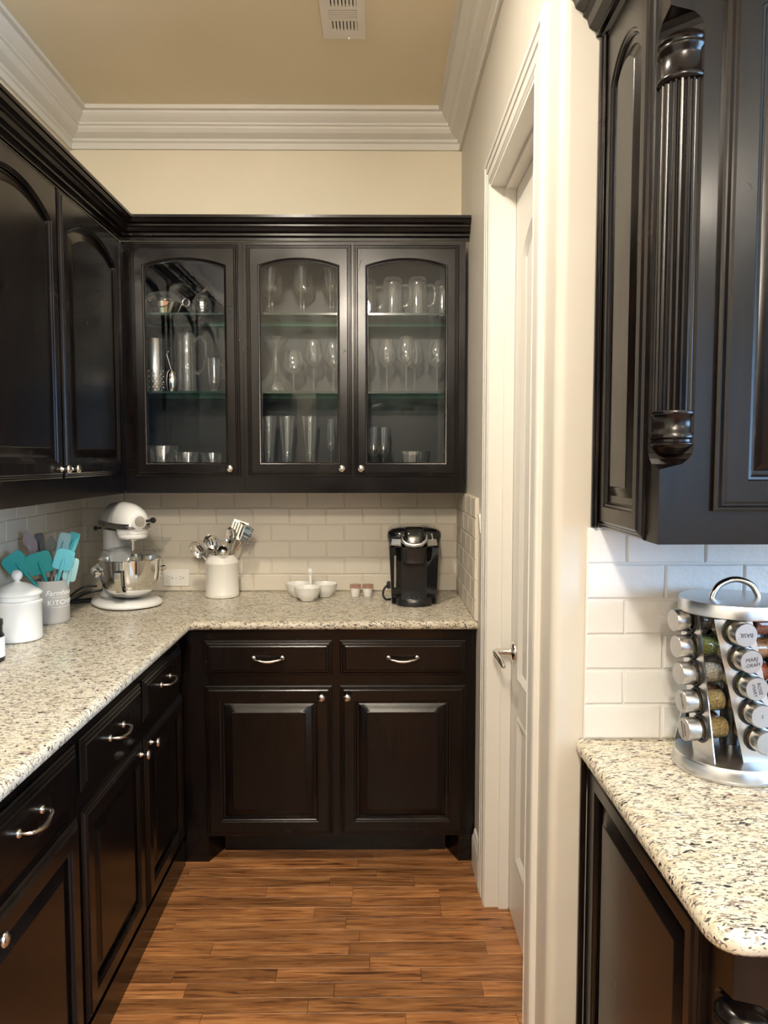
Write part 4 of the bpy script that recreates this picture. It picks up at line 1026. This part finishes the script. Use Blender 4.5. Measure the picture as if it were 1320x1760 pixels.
texts = {(1, 0): ([('BASIL', .0105, 0)], 180, 'spice jar with cap lettered BASIL upside down, top of the front column'),
         (1, 1): ([('MARJ', .0100, .0035), ('-ORAM', .0088, -.0065)], -8, 'spice jar with cap lettered MARJ-ORAM, second in the front column'),
         (1, 2): ([('ROSE', .0095, .0045), ('-MARY', .0085, -.0055)], 75, 'spice jar with cap lettered ROSE-MARY sideways, third in the front column'),
         (0, 3): ([('SAVORY', .0075, .004)], 70, 'spice jar with cap lettered SAVORY, fourth in the left column'),
         (0, 4): ([('ITALIAN', .0062, .003), ('SEASONING', .0055, -.005)], 75, 'spice jar with two-line cap lettering, lowest in the left column'),
         (1, 3): ([('E', .0085, 0)], 5, 'fourth spice jar down in the front column'),
         }
ordw = ['topmost', 'second', 'third', 'fourth', 'lowest']; colw = ['left', 'front', 'right', 'rear']
for ci, ph in enumerate(PHI):
    out = Vector((sin(ph), -cos(ph), 0)); tan = Vector((cos(ph), sin(ph), 0))
    def off(z_, k0=(-.034, -.036, -.016, -.016)[ci]): return LEAN*(.270 - z_) + k0
    # leaning panel with round holes: outline plus hole rings, built as strips between holes
    z0, z1, hw = .030, .2975, .035
    P = MB()
    def to3(u, z_, d): p = out*(PD+d) + tan*u; return (p.x, p.y, z_)
    zc = [z1] + [(ROWZ[i]+ROWZ[i+1])/2 for i in range(4)] + [z0]
    for i, zr in enumerate(ROWZ):
        zt, zb = zc[i], zc[i+1]; uc = off(zr); n = 32; rad = .0232
        for d in (0,):
            outer, inner = [], []
            for k_ in range(n):
                a = 2*pi*(k_+.5)/n; inner.append((uc+rad*cos(a), zr+rad*sin(a)))
                # ray to the cell boundary
                cx, cz = cos(a), sin(a); s1 = min(((zt-zr)/cz if cz > 1e-6 else 9), ((zb-zr)/cz if cz < -1e-6 else 9))
                # slanted sides: u = off(z) +- hw
                s2 = 9
                for sg in (-1, 1):
                    den = cx + LEAN*cz
                    if abs(den) > 1e-6:
                        t_s = sg*hw/den
                        if t_s > 0: s2 = min(s2, t_s)
                s_ = min(s1, s2); outer.append((uc+cx*s_, zr+cz*s_))
            # pull nearest samples onto the cell corners
            for zz in (zt, zb):
                for sg in (-1, 1):
                    c_ = (off(zz)+sg*hw, zz); kk = min(range(n), key=lambda q: (outer[q][0]-c_[0])**2 + (outer[q][1]-c_[1])**2); outer[kk] = c_
            P.loft([[to3(u, z_, .0) for u, z_ in outer], [to3(u, z_, .002) for u, z_ in outer], [to3(u, z_, .002) for u, z_ in inner], [to3(u, z_, .0) for u, z_ in inner]], ring=True)
    P.build('jar_panel', 'steel_brushed', r, smooth=30, weld=False)
    for i, zr in enumerate(ROWZ):
        c_ = out*PD + tan*off(zr)
        mxg = Matrix.Rotation(ph, 4, 'Z') @ RX
        MB().lathe([(.0208, -.004), (.0228, -.004), (.0228, -.0002), (.0258, -.0002), (.0262, .0032), (.0245, .0058), (.0215, .0058), (.0208, .004)], 28, c=(c_.x, c_.y, zr), mx=mxg).build('grommet', 'black_rubber', r)
        tx = texts.get((ci, i)); lb = tx[2] if tx else '%s spice jar in the %s column of the revolving rack' % (ordw[i], colw[ci])
        make_jar((SX+c_.x, SY+c_.y, CT+zr), ph, R(tx[1]) if tx else 0, jar_spec[ci][i], lb, tx[0] if tx else None)

# ------------------------------------------------------------------ glassware
def glassware(name, label, cat, x, y_, z_, prof, mat='clear_glass', n=28, group=None, part='glass', mod=None, rz=0):
    r = thing(name, label, cat, (x, y_, z_+.0006), rz, group); MB().lathe(prof, n, mod=mod).build(part, mat, r, smooth=50); return r
S1, S2 = SHZ[0]+.008, SHZ[1]+.008; S0 = ZU+.036
def stem(h, sh_, bowl, foot=.032):
    """bowl: list of (r, z) from the stem top to the rim"""
    p = [(0, 0), (foot, 0), (foot, .0015), (.010, .006), (.0038, .014), (.0034, sh_*.6), (.0040, sh_-.006)]
    inn = [(max(rr_-.0013, .001), zz+.0016 if k_ < len(bowl)-1 else zz) for k_, (rr_, zz) in enumerate(bowl)]
    return p + bowl + list(reversed(inn)) + [(0, bowl[0][1]+.004)]
def wine(h, R_, sh_, rim=.78): 
    b = []; 
    for k_ in range(11):
        u = k_/10; bh = h-sh_
        if u < .42: rr_ = R_*math.sin(pi/2*(u/.42))**.62
        else: rr_ = R_*(1-(1-rim)*((u-.42)/.58)**1.5)
        b.append((max(rr_, .004), sh_+u*bh))
    return stem(h, sh_, b, R_*.82)
def vcone(h, R_, sh_): return stem(h, sh_, [(.004, sh_), (R_*.35, sh_+.03), (R_*.7, sh_+(h-sh_)*.6), (R_, h)], R_*.75)
G1 = 'stemware on the glass shelves'
# middle door, top shelf
for (x, w_) in ((-.445, 'left'), (-.315, 'middle'), (-.193, 'right')):
    glassware('martini_glass', '%s tall-stemmed cocktail glass on the top shelf behind the middle glass door' % w_, 'cocktail glass', x*.99, 3.17, S2, stem(.195, .095, [(.0045, .095), (.012, .102), (.019, .118), (.024, .150), (.030, .195)], .037), group=G1)
    glassware('goblet_glass', '%s wide goblet behind the cocktail glass on the top shelf, middle door' % w_, 'goblet', x*1.02+.012, 3.275, S2, wine(.185, .046, .085, .95), group=G1)
# decanter
glassware('wine_decanter', 'wide-based glass wine decanter at the left of the middle shelf', 'decanter', -.421, 3.205, S1, [(0, 0), (.070, 0), (.074, .006), (.072, .020), (.058, .045), (.032, .075), (.018, .105), (.0145, .135), (.018, .165), (.034, .195), (.050, .215), (.054, .228), (.0525, .228), (.048, .215), (.032, .197), (.0165, .167), (.013, .135), (.0165, .105), (.030, .077), (.056, .047), (.069, .020), (.068, .006), (0, .004)], n=40)
glassware('wine_glass', 'small round wine glass beside the decanter', 'wine glass', -.343, 3.165, S1, wine(.168, .045, .072, .68), group=G1)
glassware('wine_glass', 'tall ringed wine glass right of the small round one', 'wine glass', -.262, 3.18, S1, wine(.212, .039, .10, .72), group=G1)
glassware('wine_glass', 'wine glass half hidden at the right edge of the middle glass door', 'wine glass', -.181, 3.19, S1, wine(.205, .039, .09, .72), group=G1)
# bottom shelf, middle door
pil = [(0, 0), (.026, 0), (.028, .004), (.020, .012), (.016, .03), (.018, .07), (.022, .14), (.030, .22), (.034, .278), (.0325, .278), (.0285, .22), (.0205, .14), (.0165, .075), (.0, .045)]
for x, w_ in ((-.452, 'left'), (-.376, 'middle'), (-.281, 'right')):
    glassware('pilsner_glass', '%s flared beer glass on the cabinet floor behind the middle glass door' % w_, 'beer glass', x, 3.20, S0, pil, group='flared beer glasses')
glassware('champagne_flute', 'slim champagne flute on the cabinet floor right of the beer glasses', 'champagne flute', -.193, 3.19, S0, stem(.265, .13, [(.004, .13), (.014, .145), (.017, .17), (.015, .265)], .028), group=G1)
# right door, top shelf: beer mugs
def mug(x, y_, label):
    r = glassware('beer_mug', label.replace('glass beer mug', 'upturned glass beer mug'), 'beer mug', x, y_, S2, [(.0385, 0), (.0425, 0), (.0430, .006), (.0405, .014), (.0405, .120), (.0385, .138), (.0330, .150), (.0270, .1535), (.0240, .1500), (.0200, .146), (.0001, .145), (.0001, .134), (.030, .132), (.0365, .120), (.0365, .014)], n=36, mod=lambda a, z_: 1 - .02*abs(sin(6*a)) if .012 < z_ < .15 else 1, group='beer mugs on the top shelf')
    MB().tube([(.038, 0, .120), (.055, 0, .126), (.068, 0, .115), (.071, 0, .085), (.066, 0, .055), (.052, 0, .040), (.038, 0, .042)], [.007, .0065, .006, .006, .006, .0065, .007], 10).build('handle', 'clear_glass', r)
mug(.064, 3.165, 'glass beer mug left of the pair on the top shelf, right door'); mug(.165, 3.165, 'glass beer mug right of the pair on the top shelf, right door')
mug(-.042, 3.20, 'glass beer mug half hidden behind the left stile of the right door'); mug(.275, 3.215, 'glass beer mug half hidden at the far right of the top shelf')
# right door, middle shelf
for x, y_, h_, R_, sh_, lb in ((.040, 3.175, .215, .040, .098, 'red wine glass leftmost of the row behind the right door'), (.118, 3.15, .225, .040, .100, 'tallest red wine glass at the front behind the right door'), (.158, 3.235, .215, .040, .098, 'red wine glass behind the tallest one, right door'), (.247, 3.19, .215, .040, .098, 'red wine glass at the right end of the middle shelf'), (-.050, 3.21, .200, .040, .09, 'wine glass hidden beside the left stile of the right door')):
    glassware('wine_glass', lb, 'wine glass', x, y_, S1, wine(h_, R_, sh_, .62), group=G1)
fl = lambda a, z_: 1 - .035*abs(sin(8*a))
for x, y_, lb in ((-.016, 3.185, 'cut crystal goblet at the left on the floor of the right cabinet'), (.026, 3.225, 'cut crystal goblet right of its twin on the floor of the right cabinet')):
    glassware('crystal_goblet', lb, 'goblet', x, y_, S0, stem(.232, .10, [(.006, .10), (.020, .112), (.028, .135), (.030, .17), (.029, .232)], .03), 'cut_glass', 32, G1, mod=lambda a, z_: 1 - .05*abs(sin(8*a)) if .1 < z_ < .18 else 1)
def bowl_prof(R_, h): return [(0, 0), (R_*.45, 0), (R_*.5, .004), (R_*.75, h*.35), (R_*.93, h*.75), (R_, h), (R_*.975, h), (R_*.9, h*.75), (R_*.7, h*.38), (R_*.42, .009), (0, .008)]
glassware('cut_glass_bowl', 'wide cut glass bowl on the floor of the right cabinet', 'bowl', .137, 3.20, S0, bowl_prof(.085, .132), 'cut_glass', 48, mod=fl)
# left door
glassware('cut_glass_bowl', 'largest cut glass bowl at the left behind the left glass door', 'bowl', -.892, 3.19, S0, bowl_prof(.066, .155), 'cut_glass', 40, 'cut glass bowls', mod=fl)
glassware('cut_glass_bowl', 'low cut glass bowl in the middle behind the left glass door', 'bowl', -.785, 3.17, S0, bowl_prof(.050, .128), 'cut_glass', 40, 'cut glass bowls', mod=fl)
glassware('cut_glass_bowl', 'low cut glass bowl at the right behind the left glass door', 'bowl', -.686, 3.18, S0, bowl_prof(.048, .126), 'cut_glass', 40, 'cut glass bowls', mod=fl)
r = thing('ice_bucket', 'steel cylinder with hammered lower half behind the left glass door', 'ice bucket', (-.915, 3.185, S1+.0006), 0)
MB().lathe([(0, 0), (.036, 0), (.038, .003), (.038, .10)] + [(.040, .215), (.0415, .218), (.040, .219), (.0385, .215), (.0365, .005), (0, .004)], 40).build('body', 'steel_brushed', r)
mb = MB()
for i in range(14):
    for k_ in range(8):
        a = 2*pi*(i+.5*(k_ % 2))/14; mb.lathe([(0, .0375), (.004, .0378), (.0028, .0395), (0, .0402)], 6, c=(0, 0, .010+k_*.011), mx=Matrix.Rotation(a, 4, 'Z') @ Matrix.Rotation(R(90), 4, 'Y'))
mb.build('hammered_band', 'steel_polished', r)['kind'] = 'stuff'
r = thing('ice_scoop', 'steel ice scoop with hooked handle leaning beside the ice bucket', 'scoop', (-.845, 3.165, S1+.0006), 0)
MB().loft([[(w_*cos(R(180*i/8)), d_ - w_*.6*sin(R(180*i/8)), z_) for i in range(9)] + [(w_*.92*cos(R(180*i/8)), d_ + .001 - w_*.5*sin(R(180*i/8)), z_) for i in reversed(range(9))] for w_, d_, z_ in ((.010, 0, .001), (.018, 0, .02), (.021, .002, .05), (.018, .004, .08), (.006, .006, .095))]).build('scoop_bowl', 'steel_polished', r)
MB().tube([(0, .004, .092), (-.010, .006, .13), (-.018, .008, .155), (-.010, .008, .168), (-.004, .004, .160)], .003, 8).build('handle', 'steel_polished', r)
r = glassware('glass_pitcher', 'tall clear glass pitcher with curved handle behind the left glass door', 'pitcher', -.790, 3.21, S1, [(0, 0), (.036, 0), (.038, .004), (.036, .10), (.033, .20), (.036, .245), (.0345, .245), (.0315, .20), (.034, .10), (.035, .010), (0, .008)], n=32)
MB().tube([(.033, -.005, .215), (.060, -.012, .232), (.083, -.016, .205), (.084, -.016, .150), (.070, -.012, .100), (.048, -.006, .080), (.036, 0, .088)], [.006, .0055, .005, .005, .005, .006, .006], 10).build('handle', 'clear_glass', r)
r = glassware('footed_glass_mug', 'small footed glass mug at the right of the left cabinet shelf', 'mug', -.672, 3.18, S1, [(0, 0), (.022, 0), (.023, .004), (.012, .012), (.013, .022), (.022, .035), (.026, .07), (.028, .14), (.0265, .14), (.0245, .07), (.0205, .04), (0, .03)], n=28)
MB().tube([(.026, 0, .115), (.042, 0, .112), (.046, 0, .085), (.038, 0, .06), (.025, 0, .058)], .0042, 8).build('handle', 'clear_glass', r)
# silver covered dish and sugar bowl
r = thing('covered_dish', 'oval silver and glass covered dish with ring handle on the top left shelf', 'serving dish', (-.885, 3.20, S2+.0006), 0)
def ov(s_, z_): return [(s_*.082*cos(2*pi*i/40), s_*.060*sin(2*pi*i/40), z_) for i in range(40)]
MB().loft([ov(.5, 0), ov(.62, .002), ov(.80, .020), ov(.95, .045), ov(1.02, .055), ov(1.0, .058), ov(.92, .046), ov(.75, .022), ov(.5, .006)], cap1=True).build('dish', 'steel_polished', r)
MB().loft([ov(1.0, .0585), ov(1.0, .062), ov(.9, .078), ov(.68, .094), ov(.35, .102), ov(.05, .104), ov(.03, .102), ov(.33, .100), ov(.65, .092), ov(.87, .076), ov(.96, .0585)], cap0=False, cap1=False).build('cover', 'cut_glass', r)
MB().tube([(.098 + .014*cos(2*pi*i/18), 0, .060 + .016*sin(2*pi*i/18)) for i in range(18)], .003, 8, closed=True).build('ring_handle', 'steel_polished', r)
r = thing('silver_tray', 'silver tray edge leaning at the back of the top left shelf', 'tray', (-.79, 3.30, S2+.0006), 0)
MB().lathe([(0, 0), (.085, 0), (.098, .006), (.100, .008), (.097, .008), (.084, .002), (0, .002)], 40, mx=Matrix.Translation((0, .0, .098)) @ Matrix.Rotation(R(80), 4, 'X')).build('plate', 'steel_polished', r)
r = glassware('crystal_sugar_bowl', 'round ribbed crystal jar with bow-shaped lid finial on the top left shelf', 'crystal jar', -.713, 3.165, S2, [(0, 0), (.026, 0), (.030, .003), (.038, .020), (.041, .040), (.037, .060), (.026, .074), (.024, .076), (.034, .060), (.037, .040), (.034, .020), (0, .008)], 'cut_glass', 48, mod=lambda a, z_: 1 - .05*abs(sin(8*a)) if z_ > .004 else 1)
o = MB().lathe([(0, .076), (.025, .076), (.022, .084), (.010, .090), (.006, .096), (0, .097)], 32).build('lid', 'cut_glass', r)
for s_ in (-1, 1): MB().tube([(0, 0, .096), (s_*.012, 0, .106), (s_*.020, 0, .112), (s_*.018, 0, .102), (0, 0, .096)], [.003, .005, .006, .005, .003], 8).build('bow', 'cut_glass', o)
